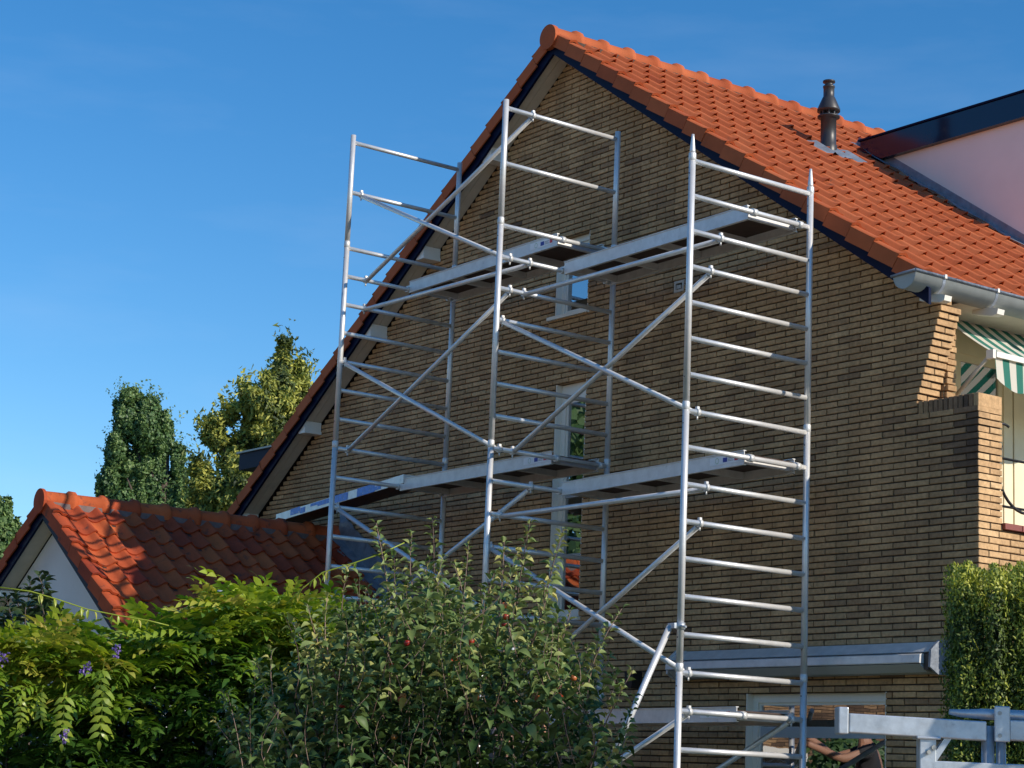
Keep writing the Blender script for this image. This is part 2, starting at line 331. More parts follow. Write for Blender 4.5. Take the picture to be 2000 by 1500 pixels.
# right-hand return of the wall: corbelled pier, balcony parapet, bay wall below
ret = MB(); retm = MB()
for k in range(k0, int(5.45/CH)):
    zc = (k+.5)*CH
    if zc > 4.66:
        xr = wall_span(zc)[1]; y1 = .232
    elif zc > 4.555: continue
    else: xr = XC; y1 = .27 if zc > 3.64 else 3.4
    retm.box(xr-.12, xr-.016, .022, y1-.01, zc-CH/2, zc+CH/2)
    y = .0
    first = (.118 if k % 2 else .24) if y1 < .3 else (.118 if k % 2 else .236)
    yy = [.1]
    pts = [0, first]+([] if y1 < .3 else [first+BL*i for i in range(1, 14)])
    pts = corner_cut(k)
    for i in range(1, len(pts)-1):
        a, b = pts[i], pts[i+1]
        if b-a < .01: continue
        ln = b-a-(JT if i < len(pts)-2 else 0)
        bm = brick_mesh(ln, CH-JT, .1, 0, .0015); t = min(1, rb.gauss(.72, .1)); xo = xr+rb.uniform(-.003, .003)
        vs = [(xo-y_, (a+b-(JT if i < len(pts)-2 else 0))/2+x_, zc+z_) for (x_, y_, z_) in bm.v]
        ret.add(vs, bm.f, t)
rp = retm.build('bay_wall', M['mortar'], house)
stuff(ret.build('brick_courses', M['brick'], rp))
# soldier-course coping on the parapet
for i in range(12):
    x = .66+i*(XC-.66)/12
    t = max(.02, rb.gauss(.42, .08)-.03*i)
    m = brick_mesh((XC-.66)/12-(.009 if i < 11 else 0), .101, .268, t if i < 11 else .66, .0015)
    m.mesh; me = m.mesh('coping_brick'); me.materials.append(M['brick'])
    place('coping_brick', me, (x+(XC-.66)/24, rb.uniform(-.004, .002), 4.609), rp)

# windows
def window(name, x0, x1, z0, z1, fw=.05, top=.05, sill=True, mid=None, dpt=.085, pane_glass=True):
    f = MB(); ya, yb = dpt, dpt+.05
    f.box(x0, x0+fw, ya, yb, z0, z1); f.box(x1-fw, x1, ya, yb, z0, z1)
    f.box(x0+fw, x1-fw, ya-.001, yb, z1-top, z1); f.box(x0+fw, x1-fw, ya-.001, yb, z0, z0+fw*.8)
    i0, i1, j0, j1 = x0+fw, x1-fw, z0+fw*.8, z1-top       # inner sash rebate
    s = .022
    f.box(i0, i0+s, ya+.018, yb-.004, j0, j1); f.box(i1-s, i1, ya+.018, yb-.004, j0, j1); f.box(i0+s, i1-s, ya+.018, yb-.004, j1-s, j1); f.box(i0+s, i1-s, ya+.018, yb-.004, j0, j0+s)
    # sealing strips round the opening
    f.box(x0-.001, x0+.012, .016, ya, z0, z1); f.box(x1-.012, x1+.001, .016, ya, z0, z1)
    o = f.build(name, M['white'], house)
    if mid:
        for za, zb in mid: MB().box(i0+s, i1-s, ya+.012, yb-.006, za, zb).build('transom', M['blind'], o)
        zs = [j0+s]+[z for p in mid for z in p]+[j1-s]
    else: zs = [j0+s, j1-s]
    for i in range(0, len(zs)-1, 2):
        MB().box(i0+s, i1-s, ya+.026, ya+.034, zs[i], zs[i+1]).build('pane', M['glass'], o)
    r = MB()       # dim room behind the glass
    r.quad((x0-.3, .9, z0-.2), (x1+.3, .9, z0-.2), (x1+.3, .9, z1+.2), (x0-.3, .9, z1+.2))
    r.quad((x0-.3, yb+.1, z0-.2), (x0-.3, .9, z0-.2), (x0-.3, .9, z1+.2), (x0-.3, yb+.1, z1+.2)); r.quad((x1+.3, yb+.1, z0-.2), (x1+.3, .9, z0-.2), (x1+.3, .9, z1+.2), (x1+.3, yb+.1, z1+.2))
    r.quad((x0-.3, yb+.1, z1+.2), (x1+.3, yb+.1, z1+.2), (x1+.3, .9, z1+.2), (x0-.3, .9, z1+.2)); r.quad((x0-.3, yb+.1, z0-.2), (x1+.3, yb+.1, z0-.2), (x1+.3, .9, z0-.2), (x0-.3, .9, z0-.2))
    r.build('room', M['interior'], o)
    if sill:
        q = MB(); q.box(x0-.07, x1+.04, -.035, dpt, z0-.035, z0-.001); q.build('sill', M['white'], o)
    return o
(a, b, c, d) = OPEN[0]; window('window', a, b, c, d, .055, .06)
(a, b, c, d) = OPEN[1]; window('window', a, b, c, d, .075, .16, mid=[(3.72, 3.76), (4.30, 4.36)])
(a, b, c, d) = OPEN[2]; o = window('window', a, b, c, d, .07, .07, mid=[(2.06, 2.15)])
# wall vent
(a, b, c, d) = OPEN[3]
v = MB(); v.box(a, b, .01, .06, c, c+.022); v.box(a, b, .01, .06, d-.022, d); v.box(a, a+.022, .01, .06, c+.022, d-.022); v.box(b-.03, b, .01, .06, c+.022, d-.022)
vo = v.build('vent', M['soffit'], house); MB().box(a+.022, b-.03, .035, .06, c+.022, d-.022).build('vent_opening', M['black'], vo)
MB().box(a+.035, b-.05, .012, .034, c+.03, c+.065).build('vent_flap', M['soffit'], vo)

# ---- roof of the house
aR, aL = math.atan(SR), math.atan(SL)
TW, TG = .2135, .307
NSEG = 8
PROF = [(0, .014), (.12, .0), (.32, -.016), (.52, -.016), (.66, .002), (.79, .029), (.90, .038), (1.0, .024)]
LIFT = [.005, -.002, -.003, -.003, .0, .026, .037, .020]
LIFT_STEP = [.024, .021, .021, .021, .023, .027, .028, .025]
def tile_mesh(tone, w=TW, g=TG, jit=0, LIFT=LIFT, th=.012):
    """roof tile in local axes: x down the slope (0 = head, nose at g), y across, z up"""
    m = MB(); n = len(PROF); lap = .055
    hj = rb.uniform(-jit, jit)
    top = [(-lap, t*w, h-.004) for t, h in PROF]; md = [(g*.8, t*w, h+l*(.62 if th > .018 else .30)) for (t, h), l in zip(PROF, LIFT)]; bot = [(g+.016*max(0, l-.012)/.02, t*w+hj, h+l+hj) for (t, h), l in zip(PROF, LIFT)]
    m.add(top+md+bot, [(r*n+i, (r+1)*n+i, (r+1)*n+i+1, r*n+i+1) for r in range(2) for i in range(n-1)], tone, True)
    nose = bot+[(x-.004, y, z-th) for (x, y, z) in bot]
    m.add(nose, [(i, n+i, n+i+1, i+1) for i in range(n-1)], tone*.9)
    m.add([top[-1], md[-1], bot[-1], (g-.004, w, bot[-1][2]-.03), (-lap, w, top[-1][2]-.028)], [(0, 4, 3, 2, 1)], tone*.9)
    return m
def slope_quat(side, a):            # axes: x down slope, y along +Y or -Y, z normal
    if side > 0: X = Vector((math.cos(a), 0, -math.sin(a))); Y = Vector((0, 1, 0))
    else: X = Vector((-math.cos(a), 0, -math.sin(a))); Y = Vector((0, -1, 0))
    Z = X.cross(Y); return Matrix((X, Y, Z)).transposed().to_quaternion(), X, Y, Z
roof = MB()      # decking under the tiles
ZT = ZF+.19      # ridge height of the tile bed
def deck(side, y0, y1, xe, b):
    s = SR if side > 0 else SL
    b.add([(XA, y0, ZT-.02), (XA, y1, ZT-.02), (xe, y1, ZT-.02-s*abs(xe-XA)), (xe, y0, ZT-.02-s*abs(xe-XA)), (XA, y0, ZT-.08), (XA, y1, ZT-.08), (xe, y1, ZT-.08-s*abs(xe-XA)), (xe, y0, ZT-.08-s*abs(xe-XA))],
          [(0, 1, 2, 3), (7, 6, 5, 4), (0, 3, 7, 4), (1, 5, 6, 2), (3, 2, 6, 7)])
deck(1, -.20, 9, .88, roof); deck(-1, -.20, 9, -11.6, roof)
roof_o = roof.build('roof', M['ply'], house)
qR, XR, YR, ZR = slope_quat(1, aR); qL, XL, YL, ZL = slope_quat(-1, aL)
tv = []
for i in range(14):
    me = tile_mesh(i/13, jit=.002).mesh('roof_tile'); me.materials.append(M['tile']); tv.append(me)
items = []
gx = TG*math.cos(aR)
for j in range(19):
    xh = -3.61+.2535*(j-1)
    for i in range(40):
        y = -.125+TW*i
        h = Vector((xh, y, ZT-SR*(xh-XA)))
        if j == 0: h = Vector((-3.61-.2535, y, ZT-SR*(-3.61-.2535-XA)))
        c = h+XR*.15
        # the dormer takes a piece out of the slope
        hidden = y > 2.98 and c.x > -2.75
        if hidden: continue
        items.append(((c-CAM).length + (0 if in_frame(c, 10) else 100), h))
items.sort(key=lambda t: t[0])
rest = MB()
def add_tile(mb, h, q, tone, jit=.002):
    t = tile_mesh(tone, jit=jit); mtx = Matrix.Translation(h) @ q.to_matrix().to_4x4()
    b = len(mb.v); mb.v.extend(tuple(mtx @ Vector(p)) for p in t.v); mb.f.extend(tuple(i+b for i in f) for f in t.f); mb.t.extend(t.t); mb.sm.extend(t.sm)
for n, (d, h) in enumerate(items):
    tone = min(.99, max(0, rb.gauss(.55, .2)))
    h = h+ZR*rb.uniform(-.002, .002)+YR*rb.uniform(-.002, .002)
    qq = qR @ Quaternion((0, 0, 1), rb.uniform(-.006, .006))
    if n < 300: place('roof_tile', tv[int(tone*14)], h, roof_o, qq)
    else: add_tile(rest, h, qq, tone)
for j in range(24):
    for i in range(38):
        h = Vector((XA, -.125+TW*(i+1), ZT))+XL*(TG*j+.02); add_tile(rest, h, qL, min(.99, max(0, rb.gauss(.5, .2))))
stuff(rest.build('roof_tile_field', M['tile'], roof_o))
# verge tiles with their aprons, both slopes
def verge_mesh(tone, yo=-.165):
    m = MB(); prof = [(0, .020), (.008, .026), (.045, .036), (.075, .034), (.11, .010), (.17, .0)]
    g = TG; lap = .03; n = len(prof)
    t0 = [(-lap, yo+y, h) for y, h in prof]; t1 = [(g*.8, yo+y, h+.022) for y, h in prof]; t2 = [(g, yo+y, h*1.1+.032) for y, h in prof]
    m.add(t0+t1+t2, [(r*n+i, (r+1)*n+i, (r+1)*n+i+1, r*n+i+1) for r in range(2) for i in range(n-1)], tone, True)
    m.add(t2+[(g-.003, y, z-.024) for (x, y, z) in t2], [(i, n+i, n+i+1, i+1) for i in range(n-1)], tone)
    # apron
    dz = .120; y0 = yo; a = [(-.002, y0, .020), (g-.007, y0, .046), (g-.007, y0, .046-dz), (-.002, y0, .020-dz)]
    b = [(x, y+.016, z) for (x, y, z) in a]
    m.add(a+b, [(0, 3, 2, 1), (4, 5, 6, 7), (0, 1, 5, 4), (1, 2, 6, 5), (2, 3, 7, 6), (3, 0, 4, 7)], tone)
    return m
for side in (1, -1):
    for j in range(19 if side > 0 else 24):
        tone = min(1, max(0, rb.gauss(.5, .18))); m = verge_mesh(tone)
        if side > 0: q, X = qR, XR; h = Vector((-3.61+.2535*(j-1), 0, 0)); h.z = ZT-SR*(h.x-XA)+.008; h.y = -.125
        else:
            q, X = qL, XL; h = Vector((XA, -.125, ZT+.008))+XL*(TG*j+.03)
            m.v = [(x, -y, z) for (x, y, z) in m.v]; m.f = [tuple(reversed(f)) for f in m.f]
        me = m.mesh('verge_tile'); me.materials.append(M['tile']); place('verge_tile', me, h+Vector((0, rb.uniform(-.004, .004), 0)), roof_o, q)
# ridge
def ridge_mesh(tone, ln=.335, r=.112, mirror=False):
    m = MB(); n = 11; st = [(0, 0, r*.95), (.0, 1, r), (ln-.075, 1, r*1.02), (ln-.065, 1, r*1.19), (ln-.01, 1, r*1.17), (ln, 1, r*1.06)]
    rings = [(0, r*.97), (ln-.088, r), (ln-.07, r*1.24), (ln-.015, r*1.22), (ln, r*1.02)]
    for i, (y, rr) in enumerate(rings):
        for k in range(n):
            a = math.radians(-28+236*k/(n-1)); m.v.append((rr*math.cos(a), y, rr*math.sin(a)))
    for i in range(len(rings)-1):
        for k in range(n-1): m.f.append((i*n+k, i*n+k+1, (i+1)*n+k+1, (i+1)*n+k)); m.t.append(tone); m.sm.append(True)
    return m
for i in range(26):
    me = ridge_mesh(min(1, max(0, rb.gauss(.5, .25)))).mesh('ridge_tile'); me.materials.append(M['tile'])
    o = place('ridge_tile', me, (XA-.01, -.27+.335*i, ZF+.165+rb.uniform(-.004, .004)), roof_o, Quaternion((0, 1, 0), rb.uniform(-.05, .05)))
m = MB(); n = 22
ring = [(XA-.015+.128*math.cos(2*math.pi*k/n), -.315, ZF+.165+.128*math.sin(2*math.pi*k/n)) for k in range(n)]
m.add(ring+[(x, -.262, z) for x, y, z in ring]+[(XA-.015, -.322, ZF+.165)], [(2*n, k, (k+1) % n) if False else ((k+1) % n, k, 2*n) for k in range(n)]+[(k, (k+1) % n, n+(k+1) % n, n+k) for k in range(n)], .3)
m.build('ridge_end_disc', M['tile'], roof_o)
rm = MB(); rm.box(XA-.13, XA+.15, -.2, 8.4, ZF+.02, ZF+.132); rm.build('ridge_mortar', M['mortar'], roof_o)
# barge boards and soffits
for side in (1, -1):
    s = SR if side > 0 else SL; xe = .99 if side > 0 else -11.4
    m = MB(); zz = ZF-s*abs(xe-XA)
    m.poly_prism([(XA, -.25, ZF), (xe, -.25, zz), (xe, -.25, zz+.13), (XA, -.25, ZF+.13)][::(1 if side > 0 else -1)], (0, .028, 0))
    m.build('barge_board', M['navy'], house)
    if side > 0: xe = .62; zz = ZF-s*abs(xe-XA)
    for (ya, yb, dz) in ((-.219, -.118, .035), (-.112, -.002, .04)):
        m = MB(); m.poly_prism([(XA, ya, ZF+dz), (xe, ya, zz+dz), (xe, ya, zz+dz+.02), (XA, ya, ZF+dz+.02)][::(1 if side > 0 else -1)], (0, yb-ya, 0)); m.build('soffit_board', M['soffit'], house)
for xc in (-4.93, -6.07, -7.03, -8.30, -9.60):
    zc = ZF+.034-SL*(XA-xc); m = MB()
    m.poly_prism([(xc, -.218, zc-.105), (xc, -.218, zc-.001), (xc-.144, -.218, zc-.106)], (0, .214, 0))
    m.box(xc-.13, xc+.014, -.222, -.004, zc-.14, zc-.107)
    m.build('bracket', M['white'], house)
# screws in the barge board
# gutter
def gutter(y0, y1, cx, cz, r):
    m = MB(); n = 12; vs = []
    for y in (y0, y1):
        for rr in (r, r-.006):
            for k in range(n+1):
                a = math.pi+math.pi*k/n; vs.append((cx+rr*math.cos(a), y, cz+rr*math.sin(a)))
    N = n+1; fs = []
    for k in range(n):
        fs.append((k, k+1, 2*N+k+1, 2*N+k)); fs.append((N+k+1, N+k, 3*N+k, 3*N+k+1)); fs.append((k+1, k, N+k, N+k+1))
    m.add(vs, fs, .5, True); return m
g = gutter(-.41, 9, .885, 5.575, .117); 
g.add([(.885+.117*math.cos(math.pi+math.pi*k/12), -.408, 5.575+.117*math.sin(math.pi+math.pi*k/12)) for k in range(13)], [tuple(range(13))[::-1]], .5)
go = g.build('gutter', M['zinc'], house)
b = MB(); b.tube([(1.005, -.42, 5.588), (1.005, 9, 5.588)], .014, 8); b.tube([(.755, -.415, 5.575), (.88, -.42, 5.582), (1.005, -.415, 5.588)], .012, 8); b.build('gutter_lip', M['lead'], go)
for yb in (-.10, .52, 1.2, 1.9, 2.6):
    m = MB(); pts = [(.885+.120*math.cos(math.pi+math.pi*k/12), 5.575+.120*math.sin(math.pi+math.pi*k/12)) for k in range(13)]
    vs = [(x, yb, z) for x, z in pts]+[(x, yb+.03, z) for x, z in pts]; m.add(vs, [(k, k+1, 13+k+1, 13+k) for k in range(12)], .5, True); m.build('gutter_strap', M['lead'], go)
    m = MB(); m.box(1.002, 1.022, yb+.004, yb+.026, 5.575, 5.606); m.build('gutter_clip', M['white'], go)
    m = MB(); m.poly_prism([(.78, yb-.02, 5.43), (.985, yb-.02, 5.385), (1.03, yb-.02, 5.395), (1.04, yb-.02, 5.435), (.99, yb-.02, 5.452), (.78, yb-.02, 5.475)][::-1], (0, .08, 0)); m.build('rafter_foot', M['white'], go)
MB().box(.5, .90, .24, 9, 5.46, 5.49).build('eaves_board', M['soffit'], house)

# flue
fx, fy, fz = -2.42, 2.1, 7.84
fl = MB(); fl.lathe((fx, fy, fz), [(.088, -.1), (.088, .1), (.078, .11), (.078, .385), (.112, .39), (.112, .405), (.06, .41)], 20)
fo = fl.build('flue_pipe', M['grey_pipe'], roof_o)
fl = MB(); fl.lathe((fx, fy, fz), [(.055, .41), (.055, .455), (.115, .455), (.115, .475), (.062, .60), (.055, .61), (.055, .70), (.06, .705), (.06, .72), (.042, .725), (.042, .755), (.062, .76), (.062, .775), (.03, .785)], 20); fl.build('flue_cowl', M['grey_pipe'], roof_o)
for k in range(8):
    a = k*math.pi/4; MB().box(fx+.075*math.cos(a)-.008, fx+.075*math.cos(a)+.008, fy+.075*math.sin(a)-.008, fy+.075*math.sin(a)+.008, fz+.405, fz+.456).build('cowl_rib', M['grey_pipe'], roof_o)
ls = MB(); nn = 8
for i in range(nn):
    for (s0, s1, y0, y1) in [(.13, .30, -.30, .30)]:
        ya, yb = lerp(y0, y1, i/nn), lerp(y0, y1, (i+1)/nn); hh = lambda y: .035+.02*math.sin(y*29)
        base = Vector((fx, fy, ZT-SR*(fx-XA)))
        P = lambda s, y: base+XR*s+YR*y+ZR*(hh(y)+.012)
        jag = .04*math.sin(i*2.3)
        ls.quad(P(s0-.2, ya), P(s1-.02+jag, ya), P(s1-.02+.03*math.cos(i*3), yb), P(s0-.2, yb), .5, True)
ls.build('flue_flashing', M['lead'], roof_o)

# dormers
dm = MB(); dm.box(-2.52, -.62, 3.02, 8, 6.0, 8.05); do = dm.build('dormer', M['plaster'], house)
MB().box(-2.80, -.44, 2.95, 8.2, 8.02, 8.262).build('dormer_fascia', M['navy_gloss'], do)
MB().box(-2.82, -.42, 2.935, 8.22, 8.265, 8.285).build('dormer_roof_edge', M['navy'], do)
ld = MB(); N = 26
for i in range(N):
    sa, sb = lerp(1.15, 6.3, i/N), lerp(1.15, 6.3, (i+1)/N)
    base = Vector((XA, 2.985, ZT)); P = lambda s, y, h: base+XR*s+YR*y+ZR*h
    j0, j1 = .02*math.sin(i*1.9), .02*math.sin((i+1)*1.9)
    ld.quad(P(sa, -.06+j0, .055+j0*.4), P(sb, -.06+j1, .055+j1*.4), P(sb, .03, .06), P(sa, .03, .06), .5, True)
    ld.quad(P(sa, .03, .06), P(sb, .03, .06), P(sb, .033, .13), P(sa, .033, .13), .5, True)
ld.build('dormer_flashing', M['lead'], do)
d2 = MB(); d2.box(-10.85, -8.0, .78, 3.5, 4.2, 5.38); d2o = d2.build('dormer', M['cream'], house)
MB().box(-11.29, -8.2, .62, 3.7, 5.36, 5.565).build('dormer_fascia', M['navy'], d2o); MB().box(-11.32, -8.2, .59, 3.73, 5.568, 5.59).build('dormer_roof_edge', M['zinc'], d2o)
# body of the house behind, so that it stays closed from the side
bd = MB(); bd.box(-9.85, .16, .95, 9, GZ, 4.5); bd.box(-6.8, -1.0, .95, 9, 4.5, 6.4); bd.build('house_body', M['mortar'], house)

# balcony front (behind the parapet), glazed
lg = MB(); lx = .30
lg.box(lx-.02, lx+.02, .30, 3.8, 5.36, 5.5); lg.box(lx-.02, lx+.03, .30, .84, 3.66, 5.36); lg.box(lx-.02, lx+.025, .84, 3.8, 5.24, 5.36)
for y in (1.42, 1.55, 2.05, 2.7): lg.box(lx-.02, lx+.03, y, y+.11, 3.66, 5.24)
for (y0, y1) in ((.84, 1.42), (1.66, 2.05), (2.16, 2.7)):
    s = .055; lg.box(lx-.015, lx+.018, y0, y0+s, 3.7, 5.24); lg.box(lx-.015, lx+.018, y1-s, y1, 3.7, 5.24); lg.box(lx-.015, lx+.018, y0+s, y1-s, 5.18, 5.24); lg.box(lx-.015, lx+.018, y0+s, y1-s, 3.7, 3.82)
lo = lg.build('balcony_window', M['cream'], house)
for (y0, y1) in ((.895, 1.365), (1.715, 1.995), (2.215, 2.645)): MB().box(lx-.004, lx+.004, y0, y1, 3.82, 5.18).build('pane', M['glass'], lo)
MB().box(.26, XC-.05, .28, 3.4, 3.55, 3.64).build('balcony_floor', M['paving'], house)
pr_ = MB()
for k in range(int(3.6/CH), int(5.44/CH)):
    zc = (k+.5)*CH; bm = brick_mesh(.34+.02*(k % 2), CH-JT, .1, 0, .002); t = min(1, rb.gauss(.55, .1)); pr_.add([(x+.40+.16, y+.255, z+zc) for x, y, z in bm.v], bm.f, t)
    bmb = MB().box(.40, .70+.012*(k % 2), .245, .345, zc-CH/2+.004, zc+CH/2-.004); pr_.add(bmb.v, bmb.f, t)
stuff(pr_.build('inner_brick_courses', M['brick'], rp))
sl = MB()
for i in range(9): 
    m = MB(); m.box(XC-.14, XC+.035, .262+i*.2, .262+i*.2+.192, 3.64, 3.685); m.build('sill_tile', M['red'], rp)
rl = MB(); rxx = XC-.06
for z in (3.83, 4.20): rl.tube([(rxx, .27, z), (rxx, 3.2, z)], .010, 6)
ro = rl.build('railing', M['black'], house)
for i in range(4):
    cy, cz, r = .62+i*.62, 4.13, .33
    MB().tube([(rxx, cy+r*math.cos(a), cz+r*math.sin(a)) for a in [math.radians(150+10*k) for k in range(25)]], .012, 6).build('scroll', M['black'], ro)
    MB().tube([(rxx, cy-.26+.12*math.cos(a), cz+.22+.12*math.sin(a)) for a in [math.radians(60+12*k) for k in range(14)]], .011, 6).build('scroll', M['black'], ro)

# ------------------------------------------------------------------ balcony awning
aw = thing('balcony_awning', 'green and cream striped canvas awning with scalloped valance under the gutter', 'awning', (.8, .35, 5.0))
ya, yb = .52, 3.3
nS = 10; m = MB()
for i in range(nS):
    t0, t1 = i/nS, (i+1)/nS
    f = lambda t: (lerp(.42, 1.0, t), lerp(5.50, 5.075, t)-.02*math.sin(math.pi*t))
    (x0, z0), (x1, z1) = f(t0), f(t1); m.quad((x0, ya, z0), (x1, ya, z1), (x1, yb, z1), (x0, yb, z0), .5, True)
m.build('canvas', M['stripe'], aw)
m = MB(); nV = 72
for i in range(nV):
    y0, y1 = lerp(ya-.03, yb, i/nV), lerp(ya-.03, yb, (i+1)/nV)
    sc = lambda y: .175+.085*abs(math.sin((y-ya+.03)*math.pi/.5))**.8
    m.quad((1.015, y0, 5.05), (1.015, y1, 5.05), (1.03+.01*math.sin(y1*13), y1, 5.05-sc(y1)), (1.03+.01*math.sin(y0*13), y0, 5.05-sc(y0)), .5, True)
m.build('valance', M['stripe'], aw)
m = MB(); m.box(.985, 1.045, ya-.04, yb, 5.04, 5.085); m.build('front_bar', M['white'], aw)
MB().box(.965, 1.035, ya-.075, ya-.041, 5.03, 5.10).build('bar_end', M['white'], aw)
m = MB(); m.tube([(.50, .52, 4.72), (.98, .47, 5.06)], .016, 8); m.build('arm', M['soffit'], aw)
m = MB(); m.tube([(.42, ya-.02, 5.50), (.42, yb, 5.50)], .045, 10); m.build('roller', M['alu_dull'], aw)

# ------------------------------------------------------------------ sun-screen cassette
sc = thing('sunshade_cassette', 'closed grey aluminium sunshade cassette on the wall above the ground floor window', 'awning', (-.5, -.05, 2.56))
x0, x1 = -1.98, .955
m = MB(); pf = [(0, 2.78), (-.10, 2.775), (-.125, 2.755), (-.195, 2.70), (-.20, 2.695), (-.19, 2.69), (0, 2.685)]
m.poly_prism([(x0, y, z) for y, z in pf], (x1-x0, 0, 0)); m.build('hood', M['alu_dull'], sc)
m = MB(); pf = [(-.02, 2.678), (-.225, 2.68), (-.245, 2.672), (-.25, 2.615), (-.245, 2.608), (-.05, 2.605)]
m.poly_prism([(x0+.01, y, z) for y, z in pf], (x1-x0-.06, 0, 0)); m.build('drop_bar', M['alu_dull'], sc)
m = MB(); pf = [(-.235, 2.602), (-.235, 2.60), (-.15, 2.545), (-.02, 2.54), (-.02, 2.602)]
m.poly_prism([(x0+.02, y, z) for y, z in pf], (x1-x0-.08, 0, 0)); m.build('bottom_cover', M['blind'], sc)
m = MB(); pf = [(.0, 2.79), (-.11, 2.785), (-.2, 2.71), (-.21, 2.58), (-.12, 2.53), (0, 2.53)]
m.poly_prism([(x1, y, z) for y, z in pf], (.022, 0, 0)); m.build('end_cap', M['lead'], sc)
m = MB(); m.poly_prism([(x0-.024, y, z) for y, z in pf], (.022, 0, 0)); m.build('end_cap', M['alu_dull'], sc)
MB().box(x1-.05, x1-.004, -.2, -.02, 2.56, 2.68).build('end_gap', M['black'], sc)
lamp = thing('wall_lamp', 'small black wall lamp on the brick wall right of the apple tree', 'lamp', (-2.6, 0, 2.45))
MB().box(-2.65, -2.56, -.03, -.003, 2.50, 2.62).build('back_plate', M['black'], lamp); MB().poly_prism([(-2.67, -.12, 2.62), (-2.54, -.12, 2.62), (-2.57, -.12, 2.47), (-2.64, -.12, 2.47)], (0, .088, 0)).build('shade', M['black'], lamp)

# ------------------------------------------------------------------ the garage with its own little gable roof
gar = thing('garage', 'low white rendered garage with orange tiled gable roof left of the scaffold', 'garage', (-7.85, -1.8, GZ))
GX, GT, GY = -7.86, 4.02, -3.50          # ridge x, lower apex of barge boards, verge plane
GS = .665
garR, XGR, YGR, ZGR = slope_quat(1, math.atan(GS)); garL, XGL, YGL, ZGL = slope_quat(-1, math.atan(GS))
hw = 2.35
m = MB(); m.add([(GX-hw, GY+.25, GZ), (GX+hw, GY+.25, GZ), (GX+hw, GY+.25, GT-GS*hw), (GX, GY+.25, GT+.02), (GX-hw, GY+.25, GT-GS*hw), (GX-hw, -.02, GZ), (GX+hw, -.02, GZ), (GX+hw, -.02, GT-GS*hw), (GX, -.02, GT+.02), (GX-hw, -.02, GT-GS*hw)],
            [(0, 1, 2, 3, 4), (1, 6, 7, 2), (5, 0, 4, 9), (6, 5, 9, 8, 7)])
m.build('wall', M['render'], gar)
GZT = GT+.19
m = MB()
for sgn in (1, -1):
    ex = GX+sgn*(hw+.3); ez = GZT-.02-GS*(hw+.3)
    m.add([(GX, GY+.06, GZT-.02), (GX, -.004, GZT-.02), (ex, -.004, ez), (ex, GY+.06, ez), (GX, GY+.06, GZT-.07), (GX, -.004, GZT-.07), (ex, -.004, ez-.05), (ex, GY+.06, ez-.05)], [(0, 1, 2, 3), (7, 6, 5, 4), (0, 3, 7, 4), (1, 5, 6, 2), (3, 2, 6, 7)])
gr = m.build('roof', M['ply'], gar)
gv = []
for i in range(14):
    me = tile_mesh(i/13, jit=.003, LIFT=LIFT_STEP, th=.020).mesh('roof_tile'); me.materials.append(M['tile_old']); gv.append(me)
restg = MB()
for j in range(10):
    for i in range(16):
        y = GY+.165+TW*i
        if y > -.1: continue
        h = Vector((GX, y, GZT))+XGR*(TG*(j-.0)+.045); tone = min(.99, max(0, rb.gauss(.5, .25)))
        place('roof_tile', gv[int(tone*14)], h+ZGR*rb.uniform(-.003, .003), gr, garR @ Quaternion((0, 0, 1), rb.uniform(-.012, .012)))
        add_tile(restg, Vector((GX, y+TW, GZT))+XGL*(TG*j+.045), garL, tone)
stuff(restg.build('roof_tile_field', M['tile_old'], gr))
for side in (1, -1):
    for j in range(9):
        m = verge_mesh(min(1, max(0, rb.gauss(.5, .2)))); q = garR if side > 0 else garL; X = XGR if side > 0 else XGL
        if side < 0: m.v = [(x, -y, z) for (x, y, z) in m.v]; m.f = [tuple(reversed(f)) for f in m.f]
        me = m.mesh('verge_tile'); me.materials.append(M['tile_old']); place('verge_tile', me, Vector((GX, GY+.165, GZT+.008))+X*(TG*j+.045)+Vector((0, rb.uniform(-.004, .004), 0)), gr, q)
for i in range(10):
    me = ridge_mesh(min(1, max(0, rb.gauss(.5, .25))), ln=.352, r=.108).mesh('ridge_tile'); me.materials.append(M['tile_old'])
    place('ridge_tile', me, (GX, GY+.012+.352*i, GT+.178), gr, Quaternion((0, 1, 0), rb.uniform(-.06, .06)))
n = 22; m = MB(); ring = [(GX+.128*math.cos(2*math.pi*k/n), GY-.02, GT+.175+.128*math.sin(2*math.pi*k/n)) for k in range(n)]
m.add(ring+[(x, GY+.014, z) for x, y, z in ring]+[(GX, GY-.028, GT+.175)], [((k+1) % n, k, 2*n) for k in range(n)]+[(k, (k+1) % n, n+(k+1) % n, n+k) for k in range(n)], .35); m.build('ridge_end_disc', M['tile_old'], gr)
MB().box(GX-.10, GX+.105, GY+.08, -.05, GT+.06, GT+.168).build('ridge_mortar', M['ridge_fill'], gr)
for side in (1, -1):
    xe = GX+side*(hw+.3); zz = GT-GS*(hw+.3); st = 1 if side > 0 else -1
    m = MB(); m.poly_prism([(GX, GY+.035, GT), (xe, GY+.035, zz), (xe, GY+.035, zz+.12), (GX, GY+.035, GT+.12)][::st], (0, .025, 0)); m.build('barge_board', M['navy'], gar)
    m = MB(); m.poly_prism([(GX, GY+.062, GT+.03), (xe, GY+.062, zz+.03), (xe, GY+.062, zz+.05), (GX, GY+.062, GT+.05)][::st], (0, .18, 0)); m.build('soffit_board', M['soffit'], gar)
m = MB(); xb = GX-.98; m.box(xb-.35, xb+.03, GY+.064, GY+.246, GT-GS*.98-.09, GT-GS*.98-.02); m.build('bracket', M['white'], gar)
